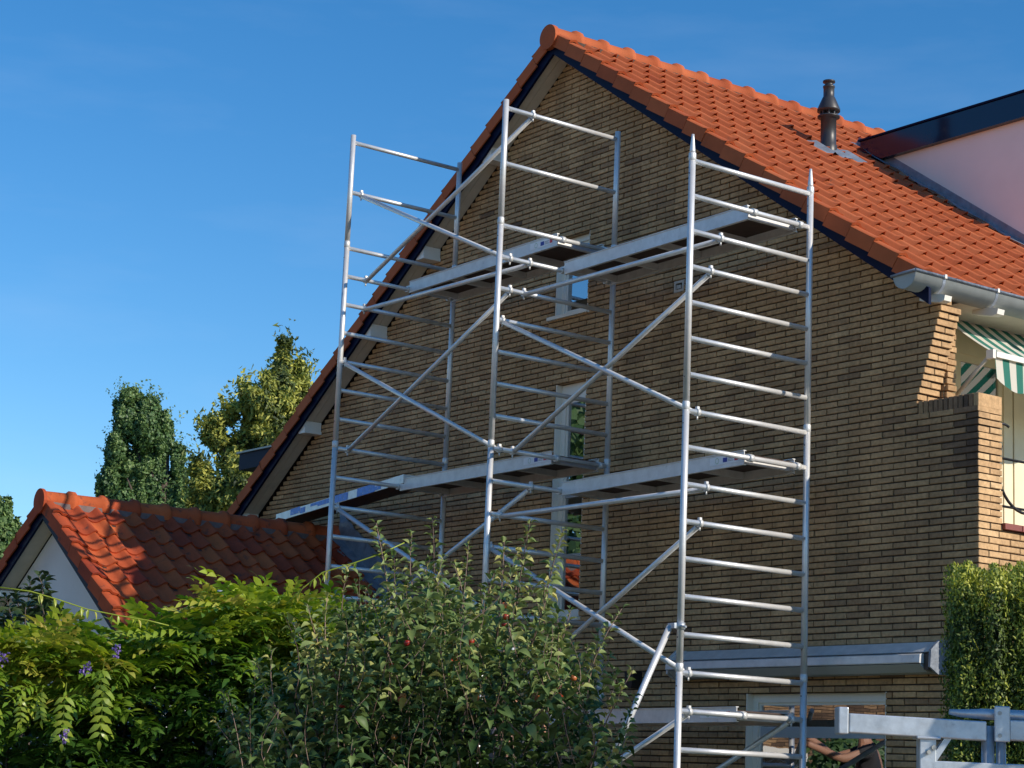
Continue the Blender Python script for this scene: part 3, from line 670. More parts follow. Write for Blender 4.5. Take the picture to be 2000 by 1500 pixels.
# lead flashing where the garage roof meets the brick gable
rl_ = random.Random(5)
for i in range(7):
    s0 = .12+i*.31; m = MB(); P = lambda s, h: Vector((GX, -.012, GZT))+XGR*s+ZGR*h
    a = rl_.uniform(-.02, .03)
    nn = 6; vs = []
    for q in range(nn+1):
        for pz in range(4):
            p = P(s0+.36*q/nn, 0)+Vector((0, 0, .03+.30*pz/3+a*q/nn)); p.y = -.012-.004*(i % 2)-abs(.014*math.sin(q*2.1+pz*1.7+i)); vs.append(p)
    m.add(vs, [(q*4+pz, (q+1)*4+pz, (q+1)*4+pz+1, q*4+pz+1) for q in range(nn) for pz in range(3)], .5, True)
    vs = []
    for q in range(nn+1):
        for k, yy in enumerate((-.014, -.10, -.19)):
            p = P(s0+.36*q/nn, .05+.012*math.sin(q*1.7+k*2+i)-.008*k+.004*(i % 2)); p.y = yy-.015*math.sin(q*1.3+i); vs.append(p)
    m.add(vs, [(q*3+k, q*3+k+1, (q+1)*3+k+1, (q+1)*3+k) for q in range(nn) for k in range(2)], .5, True)
    m.build('lead_flashing', M['lead'], gar)

# ------------------------------------------------------------------ scaffold
sca = thing('scaffold', 'two bay aluminium scaffold tower standing against the brick gable', 'scaffold', (-2.5, -1.2, GZ))
FX = {'R': (-.142, 6.430, 0), 'M': (-2.643, 6.404, -.007), 'L': (-5.178, 6.671, -.015)}
YF, YB = -1.703, -.409
PIT = .2835
def rung_z(fr, k): return FX[fr][1]-PIT*(k-1)
def fpt(fr, k, t):     # point on rung k of a frame, t = 0 front .. 1 back
    x, z, dy = FX[fr]; z = {'g1': z+1.078, 'g2': z+.567}[k] if isinstance(k, str) else z-PIT*(k-1)
    return Vector((x, lerp(YF, YB, t)+dy, z))
RT = .0262; RR = .0212
for fr in 'LMR':
    x, zr1, dy = FX[fr]
    joints = [zr1-PIT*(7*i)+ .06 for i in range(0, 4)]     # section joints just above r1, r8, r15, r22
    if fr == 'R': joints[0] = zr1+.055
    for y in (YF+dy, YB+dy):
        tops = []
        if fr != 'R':
            s = MB(); s.tube([(x, y, joints[0]), (x, y, zr1+1.078+.075)], RT, 14); tops.append(s)
            s.build('standard', M['alu'], sca)
        for i in range(4):
            zt = joints[i]; zb = joints[i+1] if i < 3 else GZ+.12
            s = MB(); s.tube([(x, y, zb), (x, y, zt)], RT, 14)
            so = s.build('standard', M['alu'], sca)
            c = MB(); c.tube([(x, y, zt-.055), (x, y, zt-.05), (x, y, zt+.004), (x, y, zt+.008)], [RT, RT+.0035, RT+.0035, RT], 14, cap=False); c.build('joint_sleeve', M['alu_dull'], so)
            if fr == 'R' and i == 0:
                c = MB(); c.tube([(x, y, zt), (x, y, zt+.03), (x, y, zt+.125), (x, y, zt+.16)], [RT-.003, RT-.004, .013, .011], 14); c.build('spigot', M['alu'], so)
            for zh in (zt-.16, zb+.2):
                MB().tube([(x-.001, y-RT-.001, zh), (x, y-RT+.004, zh)], .006, 8).build('pin_hole', M['black'], so)
        b = MB(); b.tube([(x, y, GZ+.01), (x, y, GZ+.14)], .016, 8); b.box(x-.07, x+.07, y-.07, y+.07, GZ+.002, GZ+.012); b.build('base_foot', M['alu_dull'], sca)
    ks = (['g1', 'g2'] if fr != 'R' else [])+list(range(1, 22))
    for k in ks:
        p, q = fpt(fr, k, 0), fpt(fr, k, 1)
        if p.z < GZ+.15: continue
        MB().tube([p+Vector((0, RT-.004, 0)), q-Vector((0, RT-.004, 0))], RR, 12).build('rung', M['alu'], sca)
def claw(parent, p, ax):
    """snap coupler gripping a rung at p (rung runs along y)"""
    c = MB(); p = Vector(p)
    c.tube([p+Vector((0, -.015, 0)), p+Vector((0, .015, 0))], RR+.009, 12)
    c.box(p.x-.012, p.x+.012, p.y-.012, p.y+.012, p.z+RR+.006, p.z+RR+.024)
    c.tube([p+Vector((0, 0, -RR-.006)), p+Vector((0, 0, -RR-.035))], .007, 6)
    return c.build('coupler', M['alu_dull'], parent)
def brace(A, B, drop=-.012, offy=0, r=.0215):
    A, B = Vector(A), Vector(B); d = (B-A).normalized(); A2, B2 = A+Vector((0, 0, drop)), B+Vector((0, 0, drop))
    yy = Vector((0, offy, 0)); b = MB(); b.tube([A2+d*.03+yy, B2-d*.03+yy], r, 12); o = b.build('brace', M['alu'], sca)
    claw(o, A+yy*.0, 1); claw(o, B+yy*.0, -1); return o
F = fpt
for (f1, k1_, t1, f2, k2_, t2) in [
    ('L', 'g2', .10, 'M', 2, .09), ('L', 2, .185, 'M', 'g1', .235), ('L', 3, .185, 'M', 2, .26), ('M', 3, .22, 'R', 3, .245),
    ('M', 8, .18, 'R', 4, .17), ('M', 4, .05, 'R', 8, .09), ('L', 8, .11, 'M', 3, .10), ('L', 5, .04, 'M', 8, .07),
    ('L', 10, .05, 'M', 13, .07), ('L', 14, .25, 'M', 9, .345), ('M', 10, .10, 'R', 10, .175), ('M', 11, .03, 'R', 15, .07),
    ('M', 15, .3, 'R', 11, .13), ('M', 20, .04, 'R', 16, .08), ('L', 16, .05, 'M', 19, .05), ('M', 18, .06, 'R', 21, .05)]:
    brace(F(f1, k1_, t1), F(f2, k2_, t2))
# rear diagonal low in the right-hand bay
A_, B_ = F('M', 20, .93), F('R', 16, .90); brace(A_, B_)
# outrigger stabiliser on the right-hand front standard
st = MB(); top = Vector((-.205, YF-.05, 2.80)); foot = Vector((-.48, YF-.972, GZ+.03))
st.tube([top, lerp(top, foot, .55)], .0245, 12); st.tube([lerp(top, foot, .5), foot], .030, 12)
so = st.build('stabiliser', M['alu'], sca)
m = MB(); xr_ = FX['R'][0]; m.tube([(xr_, YF, 2.78), (xr_, YF, 2.83)], .036, 12); m.box(xr_-.075, xr_, YF-.06, YF-.02, 2.785, 2.825); m.tube([(xr_+.02, YF-.02, 2.805), (xr_+.085, YF-.02, 2.795)], .009, 6); m.build('clamp', M['galv'], so)
MB().tube([foot, foot+Vector((0, 0, -.026))], .045, 12).build('rubber_foot', M['black'], so)

# platforms (each lifts off its rungs)
def platform(fr1, k1, t1, fr2, k2, t2, label, sticker=True, wide=.40):
    A, B = F(fr1, k1, t1), F(fr2, k2, t2); zt = .055
    th = thing('scaffold_platform', label, 'platform', (A+B)/2, 'decks lying across the scaffold rungs')
    A = A+Vector((.05, 0, 0)); B = B-Vector((.05, 0, 0)); X = (B-A); Y = Vector((0, 1.278*wide, 0)); Zv = Vector((0, 0, 1))
    for (nm, yo, sg) in (('side_rail', 0, 1), ('side_rail', 1.278*wide, -1)):
        m = MB(); o = A+Vector((0, yo, -.062+.02))
        m.obox(o, X, Vector((0, .006*sg, 0)), Zv*.105); m.obox(o+Vector((0, -.008*sg, .105)), X, Vector((0, .03*sg, 0)), Zv*.006); m.obox(o+Vector((0, -.006*sg, -.006)), X, Vector((0, .03*sg, 0)), Zv*.006)
        r = m.build(nm, M['alu_dull'], th)
        if yo == 0 and sticker:
            d = X.normalized(); e = o+X-d*.05; yv = Vector((0, -.002, 0))
            MB().obox(e-d*.36+Zv*.028+yv, d*.34, Vector((0, .0015, 0)), Zv*.06).build('sticker', M['sticker'], r)
            yv = Vector((0, -.0032, 0))
            MB().obox(e-d*.20+Zv*.040+yv, d*.052, Vector((0, .001, 0)), Zv*.036).build('blue_print', M['flag_blue'], r)
            MB().obox(e-d*.062+Zv*.040+yv, d*.04, Vector((0, .001, 0)), Zv*.036).build('red_print', M['flag_red'], r)
            g = MB()
            for q in range(3): g.obox(e-d*.138+Zv*(.044+.011*q)+yv, d*(.066-.012*(q % 2)), Vector((0, .001, 0)), Zv*.004)
            g.build('small_print', M['grey_print'], r)
            g = MB(); n = 14; c = e-d*.27+Zv*.058+yv
            ring = [c+d*(.022*math.cos(2*math.pi*q/n))+Zv*(.024*math.sin(2*math.pi*q/n)) for q in range(n)]; ring2 = [c+d*(.018*math.cos(2*math.pi*q/n))+Zv*(.02*math.sin(2*math.pi*q/n)) for q in range(n)]
            g.add(ring+ring2, [(q, (q+1) % n, n+(q+1) % n, n+q) for q in range(n)]); g.build('green_print', M['green_print'], r)
    MB().obox(A+Vector((0, .008, .028)), X, Y-Vector((0, .016, 0)), Zv*.012).build('deck_board', M['ply'], th)
    for q in range(5):
        t = (q+.1)/4.2; MB().obox(A+X*t+Vector((0, .008, -.03)), Vector((.035, 0, 0)), Y-Vector((0, .016, 0)), Zv*.055).build('cross_member', M['alu_dull'], th)
    for (E, s) in ((A, -1), (B, 1)):
        for yo in (.02, 1.278*wide-.02):
            c = E+Vector((s*.05, yo, 0)); h = MB(); h.tube([c+Vector((0, -.022, 0)), c+Vector((0, .022, 0))], RR+.010, 12); h.obox(c+Vector((-s*.055, -.02, .012)), Vector((s*.055, 0, 0)), Vector((0, .04, 0)), Zv*.02); h.build('hook', M['alu_dull'], th)
    return th
platform('L', 2, .56, 'M', 1, .52, 'upper left platform at the small attic window with a sticker at its end', wide=.42)
platform('M', 2, .53, 'R', 2, .50, 'upper right platform under the right roof edge without a sticker', sticker=False, wide=.43)
platform('L', 9, .57, 'M', 8, .54, 'lower left platform in front of the tall narrow window', wide=.42)
platform('M', 9, .58, 'R', 9, .51, 'middle right platform with a small sticker at its right end', wide=.43)
platform('M', 16, .5, 'R', 16, .49, 'lowest right platform level with the ground floor window', wide=.43)
# blue and white aluminium plank from the scaffold to the garage ridge
pl = thing('aluminium_plank', 'long plank with peeling blue paint bridging scaffold and garage ridge', 'plank', (-6.6, -.8, 4.33))
PA, PB = Vector((-8.45, -.43, 4.41)), Vector((-5.06, -.995, 4.47)); PX = PB-PA; Pd = PX.normalized(); Py = Vector((-Pd.y, Pd.x, 0)).normalized()
MB().obox(PA+Vector((0, 0, -.045)), PX, Py*.28, Vector((0, 0, .085))).build('plank_board', M['alu_dull'], pl)
MB().obox(PA+Vector((0, 0, -.049))+Py*.01, PX, Py*.26, Vector((0, 0, .003))).build('plank_underside', M['ply'], pl)
rp_ = random.Random(11)
for (t0, t1, h0, h1) in [(.13, .21, .02, .09), (.215, .255, .01, .07), (.36, .50, .03, .08), (.50, .60, .005, .085), (.67, .80, .0, .085), (.80, .845, .01, .05), (.30, .36, .05, .08)]:
    MB().obox(PA+Pd*(PX.length*t0)+Vector((0, 0, -.045+h0))-Py*.003, Pd*(PX.length*(t1-t0)), Py*.002, Vector((0, 0, h1-h0))).build('paint_patch', M['blue'], pl)

# ------------------------------------------------------------------ galvanised steel frame at the right
tr = thing('steel_frame', 'galvanised steel carrier frame with bolted brace in the lower right corner', 'steel frame', at(1850, 1900, 7.0)*1.0)
D7 = 7.0
RH = Vector((RIGHT.x, RIGHT.y, 0)).normalized(); FH = Vector((FWD.x, FWD.y, 0)).normalized(); Zv = Vector((0, 0, 1))
T0 = at(1640, 1420, D7); pxm = (at(1740, 1420, D7)-T0).length/100
def soften(o, w_=.004):
    m = o.modifiers.new('bevel', 'BEVEL'); m.width = w_; m.segments = 2; return o
def tb(name, u0, u1, v0, v1, dep=.07, dz0=0, dz1=0, m_='galv', back=0, parent=None):
    """box in the frame's own plane from measured extents (photograph pixels -> metres)"""
    o = T0+RH*((u0-1640)*pxm)+Zv*(-(v1-1420)*pxm)+FH*back
    x = RH*((u1-u0)*pxm)+Zv*dz1
    return soften(MB().obox(o, x, FH*dep, Zv*((v1-v0)*pxm)).build(name, M[m_], parent or tr), .004)
sk = -.034*pxm*278
tb('end_plate', 1638, 1658, 1380, 1433, .09)
tb('top_beam', 1659, 1932, 1392, 1430, .07, dz1=-.008)
po = tb('post', 1799, 1832, 1431, 1790, .06)
tb('lower_beam', 1820, 2250, 1478, 1520, .05)
MB().tube([T0+RH*((1826-1640)*pxm)+Zv*(-.055)-FH*.012, T0+RH*((1826-1640)*pxm)+Zv*(-.055)-FH*.002], .009, 6).build('bolt', M['zinc'], po)
for k in range(1): MB().obox(T0+RH*((1833-1640)*pxm)+Zv*(-(1480-1420)*pxm)+FH*.01, RH*(30*pxm)+Zv*(46*pxm), FH*.035, Zv*.022-RH*.01).build('gusset', M['galv'], po)
for (u, ww) in ((1938, 13), (1964, 10)):
    c = T0+RH*((u-1640)*pxm)+FH*.03; MB().tube([c+Zv*(15*pxm), Vector((c.x, c.y, 0))], ww*pxm, 12).build('tube_post', M['galv'], tr)
for (u, v) in ((1815, 1462), (1832, 1500), (1846, 1500), (1955, 1380), (1955, 1424)):
    q = T0+RH*((u-1640)*pxm)+Zv*(-(v-1420)*pxm)-FH*.022; MB().tube([q, q+FH*.03], .0075, 6).build('bolt', M['zinc'], po)
tb('flange_plate', 1792, 1840, 1431, 1437, .08, back=-.01)
tb('clamp_plate', 1945, 1976, 1366, 1436, .012, back=-.02)
tb('side_beam', 1977, 2300, 1392, 1432, .07)
tb('base_beam', 1660, 2300, 1760, 1790, .07); tb('post', 2260, 2295, 1431, 1790, .06)
lt = thing('scaffold_tube', 'scaffold tube with tapered end resting on the steel frame', 'tube', T0+RH*(360*pxm)+Zv*(.05))
c = T0+RH*((1880-1640)*pxm)+Zv*(38*pxm)+FH*.035
MB().tube([c-RH*(18*pxm)+Zv*(2*pxm), c+RH*(2*pxm), c+RH*(40*pxm), c+RH*(44*pxm), c+RH*1.0], [.009, .013, .0165, .0185, .0185], 14).build('tube', M['galv'], lt)

# ------------------------------------------------------------------ vegetation
def leaf_geo(ln, wd, fold=.25, arch=.5, tone=.5, seg=3, tip=1.0):
    """leaf along +x, up +z; returns verts, faces"""
    ws = [0.12, .85, 1.0, .55, 0.0] if seg == 4 else [.1, 1.0, .75, 0.0]
    n = len(ws); vs = []; fs = []
    for i, w_ in enumerate(ws):
        t = i/(n-1); a = arch*t; x = ln*(math.sin(a)/arch if arch > 1e-3 else t); z = -ln*((1-math.cos(a))/arch if arch > 1e-3 else 0)
        hw_ = wd/2*w_
        vs += [(x, -hw_, z+hw_*fold*2), (x, 0, z), (x, hw_, z+hw_*fold*2)]
    for i in range(n-1):
        b = i*3; fs += [(b, b+3, b+4, b+1), (b+1, b+4, b+5, b+2)]
    return vs, fs
def frame_to(d, up=Vector((0, 0, 1)), spin=0):
    x = Vector(d).normalized(); y = up.cross(x)
    if y.length < 1e-3: y = Vector((0, 1, 0))
    y.normalize(); z = x.cross(y); m = Matrix((x, y, z)).transposed()
    return (m @ Matrix.Rotation(spin, 3, 'X'))
class Crown:
    """collects leaf placements: the nearest become single leaves, the rest one foliage mass"""
    def __init__(s, protos, mat_, name='leaf', lim=290): s.p = protos; s.items = []; s.m = mat_; s.n = name; s.lim = lim
    def put(s, pos, mtx, scale, tone, proto=None): s.items.append((Vector(pos), mtx, scale, tone, proto if proto is not None else random.randrange(len(s.p))))
    def finish(s, parent, mass_name='foliage'):
        vis = sorted(range(len(s.items)), key=lambda i: (s.items[i][0]-CAM).length/s.items[i][2] + (0 if in_frame(s.items[i][0], -4) else 1000))
        single = set(vis[:s.lim]); cache = {}; V = []; Fc = []; T = []; off = 0
        P = [(np.array(v), f, tn) for (v, f, tn) in s.p]
        for i, (pos, mtx, sc_, tone, pi) in enumerate(s.items):
            pv, pf, ptn = P[pi]
            if i in single:
                key = (pi, int(tone*9))
                if key not in cache:
                    b = MB(); b.add(pv.tolist(), pf, 0, True); b.t = [min(1, max(0, int(tone*9)/9+.05+x)) for x in ptn]; me = b.mesh(s.n); me.materials.append(s.m); cache[key] = me
                o = place(s.n, cache[key], pos, parent, mtx.to_quaternion()); o.scale = (sc_,)*3
            else:
                V.append((pv*sc_) @ np.array(mtx).T + np.array(pos)); Fc.extend(tuple(j+off for j in f) for f in pf); T.extend(min(1, max(0, tone+x)) for x in ptn); off += len(pv)
        if V:
            b = MB(); b.v = [tuple(p) for p in np.concatenate(V)]; b.f = Fc; b.t = T; b.sm = [True]*len(Fc); stuff(b.build(mass_name, s.m, parent))
rv = random.Random(21)
def simple_leaf(ln, wd, fold, arch, seg=3):
    v, f = leaf_geo(ln, wd, fold, arch, seg=seg); return (v, f, [0.0]*len(f))

# apple tree
ax0 = at(800, 1500, 8.5); apple = thing('apple_tree', 'apple tree with upright leafy shoots and small red apples before the scaffold', 'tree', (ax0.x, ax0.y, 0))
leaves = Crown([simple_leaf(.060, .029, .42, a, 4) for a in (.7, 1.2, 1.6, 2.0)]+[simple_leaf(.066, .033, .3, .9, 4), simple_leaf(.046, .026, .55, 1.3, 4)], M['apple_leaf'])
tw = MB(); brn = MB()
base = Vector((ax0.x, ax0.y, 0)); 
PXM = (at(900, 1250, 8.5)-at(800, 1250, 8.5)).length/100
def shoot(p0, p1, n, size, tone, bend=None, twig=True, r0=.006):
    p0, p1 = Vector(p0), Vector(p1); b = bend or Vector((rv.uniform(-.05, .05), rv.uniform(-.05, .05), 0)); ln = (p1-p0).length
    pts = [p0.lerp(p1, t)+b*math.sin(math.pi*t) for t in [i/5 for i in range(6)]]
    if twig: tw.tube(pts, [r0*(1-.7*i/5) for i in range(6)], 5, tone=rv.random())
    ang = rv.random()*6.28
    for i in range(n):
        t = .08+.92*(i+rv.random()*.5)/n; q = p0.lerp(p1, t)+b*math.sin(math.pi*min(t, 1)); d = (p1-p0).normalized(); ang += 2.4+rv.uniform(-.3, .3)
        x = frame_to(d) @ Vector((0, math.cos(ang), math.sin(ang)))
        el = lerp(.15, 1.1, t**2.5)+rv.uniform(-.2, .25); ld_ = x*math.cos(el)+d*math.sin(el)
        s_ = size*lerp(1.1, .55, t**2)*rv.uniform(.75, 1.2)
        leaves.put(q+ld_*.012, frame_to(ld_, spin=rv.uniform(-.95, .95)), s_, min(1, max(0, tone+rv.gauss(0, .17))))
# outline of the crown measured on the photograph: tips of the upright shoots
tips = [(735, 1022), (845, 1012), (805, 1042), (915, 1065), (985, 1058), (1035, 1022), (1100, 1035), (1010, 1078), (885, 1100), (965, 1120), (770, 1090), (680, 1110), (715, 1150), (830, 1105), (1065, 1140), (640, 1160), (1215, 1188), (1115, 1190), (1170, 1230), (1195, 1280), (1235, 1310), (1240, 1360), (600, 1180), (570, 1215), (530, 1270), (500, 1290), (435, 1350), (465, 1390), (420, 1410), (1150, 1260), (1060, 1180), (940, 1150), (860, 1150), (755, 1180), (660, 1200), (690, 1240), (600, 1260), (560, 1320), (1230, 1420), (1200, 1460)]
for (u, v) in tips:
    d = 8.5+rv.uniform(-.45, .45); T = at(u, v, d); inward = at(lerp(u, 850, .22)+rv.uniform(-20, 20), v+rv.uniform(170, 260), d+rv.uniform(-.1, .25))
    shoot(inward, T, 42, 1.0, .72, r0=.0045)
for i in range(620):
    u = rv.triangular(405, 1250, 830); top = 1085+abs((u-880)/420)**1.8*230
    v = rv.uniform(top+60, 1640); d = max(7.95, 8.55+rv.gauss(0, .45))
    a = at(u, v+rv.uniform(50, 120), d); b_ = a+Vector((rv.gauss(0, .07), rv.gauss(0, .07), rv.uniform(.12, .34))); shoot(a, b_, 17, 1.08, .27 if v > 1320 else .55, r0=.002)  # lower shoots get darker leaves: crown shade put into their tone
for i in range(9):
    u = rv.uniform(560, 1120); T = at(u, rv.uniform(1300, 1420), 8.5+rv.gauss(0, .25)); mid = base.lerp(T, .5)+Vector((rv.gauss(0, .08), rv.gauss(0, .08), .1)); brn.tube([base+Vector((0, 0, .7)), mid, T], [.018, .010, .004], 6, tone=.1)
brn.tube([base, base+Vector((.02, .0, .75))], [.06, .045], 8, tone=.3)
brn.build('trunk', M['bark'], apple); stuff(tw.build('shoots', M['twig'], apple))
leaves.finish(apple)
apv = []
for i in range(5):
    b = MB(); b.lathe((0, 0, 0), [(.004, .034), (.014, .038), (.021, .03), (.023, .018), (.019, .006), (.010, 0), (.003, .003)], 10, i/4); b.t = [i/4]*len(b.f); me = b.mesh('apple'); me.materials.append(M['apple']); apv.append(me)
for (u, v) in [(918, 1265), (922, 1276), (915, 1286), (925, 1290), (920, 1258), (985, 1188), (988, 1210), (985, 1225), (1082, 1345), (1095, 1362), (1050, 1370), (787, 1365), (783, 1372), (885, 1295), (893, 1300), (880, 1300), (1090, 1345), (930, 1368), (708, 1415), (668, 1383), (795, 1262), (765, 1300), (1120, 1330), (770, 1445), (1065, 1362), (700, 1412), (712, 1420)]:
    place('apple', rv.choice(apv), at(u, v, 8.1+rv.uniform(-.06, .06)), apple).scale = (.60,)*3

# wisteria hedge
wi = thing('wisteria_hedge', 'dense wisteria hedge with yellow green feathered leaves and purple flowers', 'hedge', at(200, 1900, 10.5))
def frond_proto(n, ln, lw, seed):
    r = random.Random(seed); vs = []; fs = []; tn = []
    L_ = ln
    def cur(t): a = .9*t; return Vector((L_*math.sin(a)/.9, 0, -L_*(1-math.cos(a))/.9))
    for i in range(n):
        pairs = (-1, 1) if i < n-1 else (0,)
        t = .25+.75*i/(n-1); c = cur(t)
        for s_ in pairs:
            d = Vector((.55, s_*.85, -.18+r.uniform(-.15, .15))) if s_ else Vector((1, 0, -.5)); l_ = lw*r.uniform(.85, 1.1)*(1-.25*abs(t-.5))
            ws = [.12, 1, .7, 0]; mt = frame_to(d, spin=r.uniform(-.4, .4)); b = len(vs)
            for q, w_ in enumerate(ws):
                x = l_*q/3; z = -.12*l_*(q/3)**2*2; hw_ = l_*.2*w_
                vs += [tuple(c+mt @ Vector((x, -hw_, z+hw_*.4))), tuple(c+mt @ Vector((x, hw_, z+hw_*.4)))]
            fs += [(b, b+2, b+3, b+1), (b+2, b+4, b+5, b+3), (b+4, b+6, b+7, b+5)]; tn += [r.uniform(-.06, .06)]*3
    b = len(vs); w0 = .0016
    for t in (0, .5, 1): c = cur(t); vs += [tuple(c+Vector((0, -w0, 0))), tuple(c+Vector((0, w0, 0)))]
    fs += [(b, b+2, b+3, b+1), (b+2, b+4, b+5, b+3)]; tn += [.1]*2
    return (vs, fs, tn)
fr = Crown([frond_proto(6+i % 2, .24+.02*i, .078, i) for i in range(6)], M['wisteria_leaf'], 'frond', 290)
def wtop(u):
    xs = [(-80, 1275), (0, 1270), (60, 1272), (120, 1255), (180, 1285), (240, 1275), (330, 1250), (400, 1215), (450, 1188), (540, 1182), (600, 1208), (650, 1215), (720, 1250), (1000, 1260), (1300, 1300)]
    for (a, b), (c, d) in zip(xs, xs[1:]):
        if a <= u <= c: return lerp(b, d, (u-a)/(c-a))
    return 1260
toCam = Vector((-FWD.x, -FWD.y, 0)).normalized()
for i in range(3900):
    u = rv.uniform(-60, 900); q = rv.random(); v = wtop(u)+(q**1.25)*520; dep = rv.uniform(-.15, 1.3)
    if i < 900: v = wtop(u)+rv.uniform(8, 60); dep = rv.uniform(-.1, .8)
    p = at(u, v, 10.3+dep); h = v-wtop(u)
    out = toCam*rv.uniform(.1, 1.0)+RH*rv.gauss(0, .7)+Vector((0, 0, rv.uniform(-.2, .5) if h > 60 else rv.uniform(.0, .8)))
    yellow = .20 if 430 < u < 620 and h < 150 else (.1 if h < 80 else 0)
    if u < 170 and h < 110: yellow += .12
    tone = .38+yellow+(.12 if h < 110 else 0)+rv.gauss(0, .14)-min(.3, h/1000)  # sunlit top and shaded bottom of the hedge put into the leaf tone
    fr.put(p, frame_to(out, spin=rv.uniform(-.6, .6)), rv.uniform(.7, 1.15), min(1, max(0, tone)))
for (u, v, s_, tn) in [(205, 1350, .95, .62), (130, 1368, .85, .64), (85, 1372, .65, .66), (45, 1376, .55, .66), (205, 1318, .8, .62)]:
    fr.put(at(u, v-35, 9.9), frame_to(RH*rv.uniform(-.15, .15)+toCam*.35+Vector((0, 0, -.9))), s_, tn)
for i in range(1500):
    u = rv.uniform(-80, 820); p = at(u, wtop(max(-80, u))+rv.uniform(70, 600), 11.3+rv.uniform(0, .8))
    fr.put(p, frame_to(toCam*rv.uniform(.2, 1)+RH*rv.gauss(0, .6)+Vector((0, 0, rv.uniform(-.4, .3))), spin=rv.uniform(-.8, .8)), rv.uniform(.9, 1.3), rv.uniform(.05, .3))  # deep fronds toned dark, standing in for shade inside the hedge
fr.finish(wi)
st = MB()
for i in range(16):
    u = rv.uniform(-60, 800); a = at(u+rv.uniform(-90, 90), 1700, 11.1+rv.uniform(-.2, .3)); a.z = 0; b_ = at(u+rv.uniform(-60, 60), wtop(max(-60, u))+130, 11.0+rv.uniform(-.2, .2)); st.tube([a, a.lerp(b_, .5)+Vector((rv.gauss(0, .1), rv.gauss(0, .1), 0)), b_], [.02, .014, .006], 5, tone=.2)
stuff(st.build('stems', M['bark'], wi))
for pts in ([(0, 1147), (60, 1155), (110, 1170), (170, 1190), (230, 1202), (290, 1212), (330, 1222)], [(560, 1180), (590, 1150), (630, 1118), (690, 1100), (740, 1083), (790, 1060)]):
    P_ = [at(u, v, 9.9) for u, v in pts]; tb_ = MB(); tb_.tube(P_, .0032, 5, tone=.75)
    to = tb_.build('tendril', M['wisteria_leaf'], wi)
    lf = MB()
    for i in range(13):
        t = rv.uniform(.15, .95)*(len(P_)-1); k = int(t); p = P_[k].lerp(P_[k+1], t-k); v_, f_2 = leaf_geo(.05, .017, .3, .5); mt = frame_to(RH*rv.gauss(0, .5)+Vector((0, 0, -1))+toCam*rv.uniform(0, .5)); lf.add([p+mt @ Vector(x) for x in v_], f_2, rv.uniform(.62, .95), True)
    stuff(lf.build('tendril_leaves', M['wisteria_leaf'], to))
for (u, v) in [(4, 1290), (168, 1306), (228, 1273), (128, 1441)]:
    b = MB(); c = at(u, v, 9.75)
    for i in range(22):
        a = rv.uniform(0, 6.28); rr = rv.uniform(.0, .028); d = Vector((math.cos(a)*rr, math.sin(a)*rr, rv.uniform(-.03, .03)+rr*.3)); v_, f_2 = leaf_geo(.015, .012, .6, .8); mt = frame_to(Vector((rv.gauss(0, 1), rv.gauss(0, 1), rv.gauss(0, .6)))); b.add([c+RH*0+d+mt @ Vector(x) for x in v_], f_2, rv.random(), True)
    b.build('flower', M['petal'], wi)

post = thing('garden_post', 'slim galvanised post poking out of the wisteria hedge', 'post', at(432, 1900, 10.75))
pt = at(430, 1160, 10.75); MB().tube([Vector((pt.x, pt.y, 0)), pt], .021, 12).build('post_tube', M['galv'], post); MB().tube([pt, pt+Vector((0, 0, .02))], [.022, .014], 12).build('post_cap', M['galv'], post)

# dark pear shrub in front of the garage gable
dc = at(40, 1600, 13); pear = thing('pear_shrub', 'dark pear shrub with drooping leaves before the white garage gable', 'shrub', (dc.x, dc.y, 0))
leaves = Crown([simple_leaf(.095, .055, .3, a, 4) for a in (.6, 1.0, 1.4)], M['dark_leaf'], 'leaf', 200); tw = MB()
for (u, v) in [(92, 1118), (75, 1125), (60, 1135), (30, 1160), (10, 1165), (95, 1150), (100, 1180), (85, 1200), (50, 1185), (-10, 1170), (20, 1200), (60, 1230), (-30, 1190), (155, 1222), (120, 1222), (140, 1245), (160, 1250), (40, 1215), (75, 1165), (0, 1225), (35, 1250), (80, 1240), (-40, 1230)]:
    d = 13+rv.uniform(-.4, .4); shoot(at(u+rv.uniform(-20, 20), v+rv.uniform(70, 110), d), at(u, v, d), 22, 1.0, .34 if rv.random() < .78 else .72, r0=.008)
tw.tube([(dc.x, dc.y, 0), (dc.x+.05, dc.y, 1.2), at(50, 1250, 13)], [.06, .05, .02], 7); stuff(tw.build('branches', M['bark'], pear)); leaves.finish(pear)

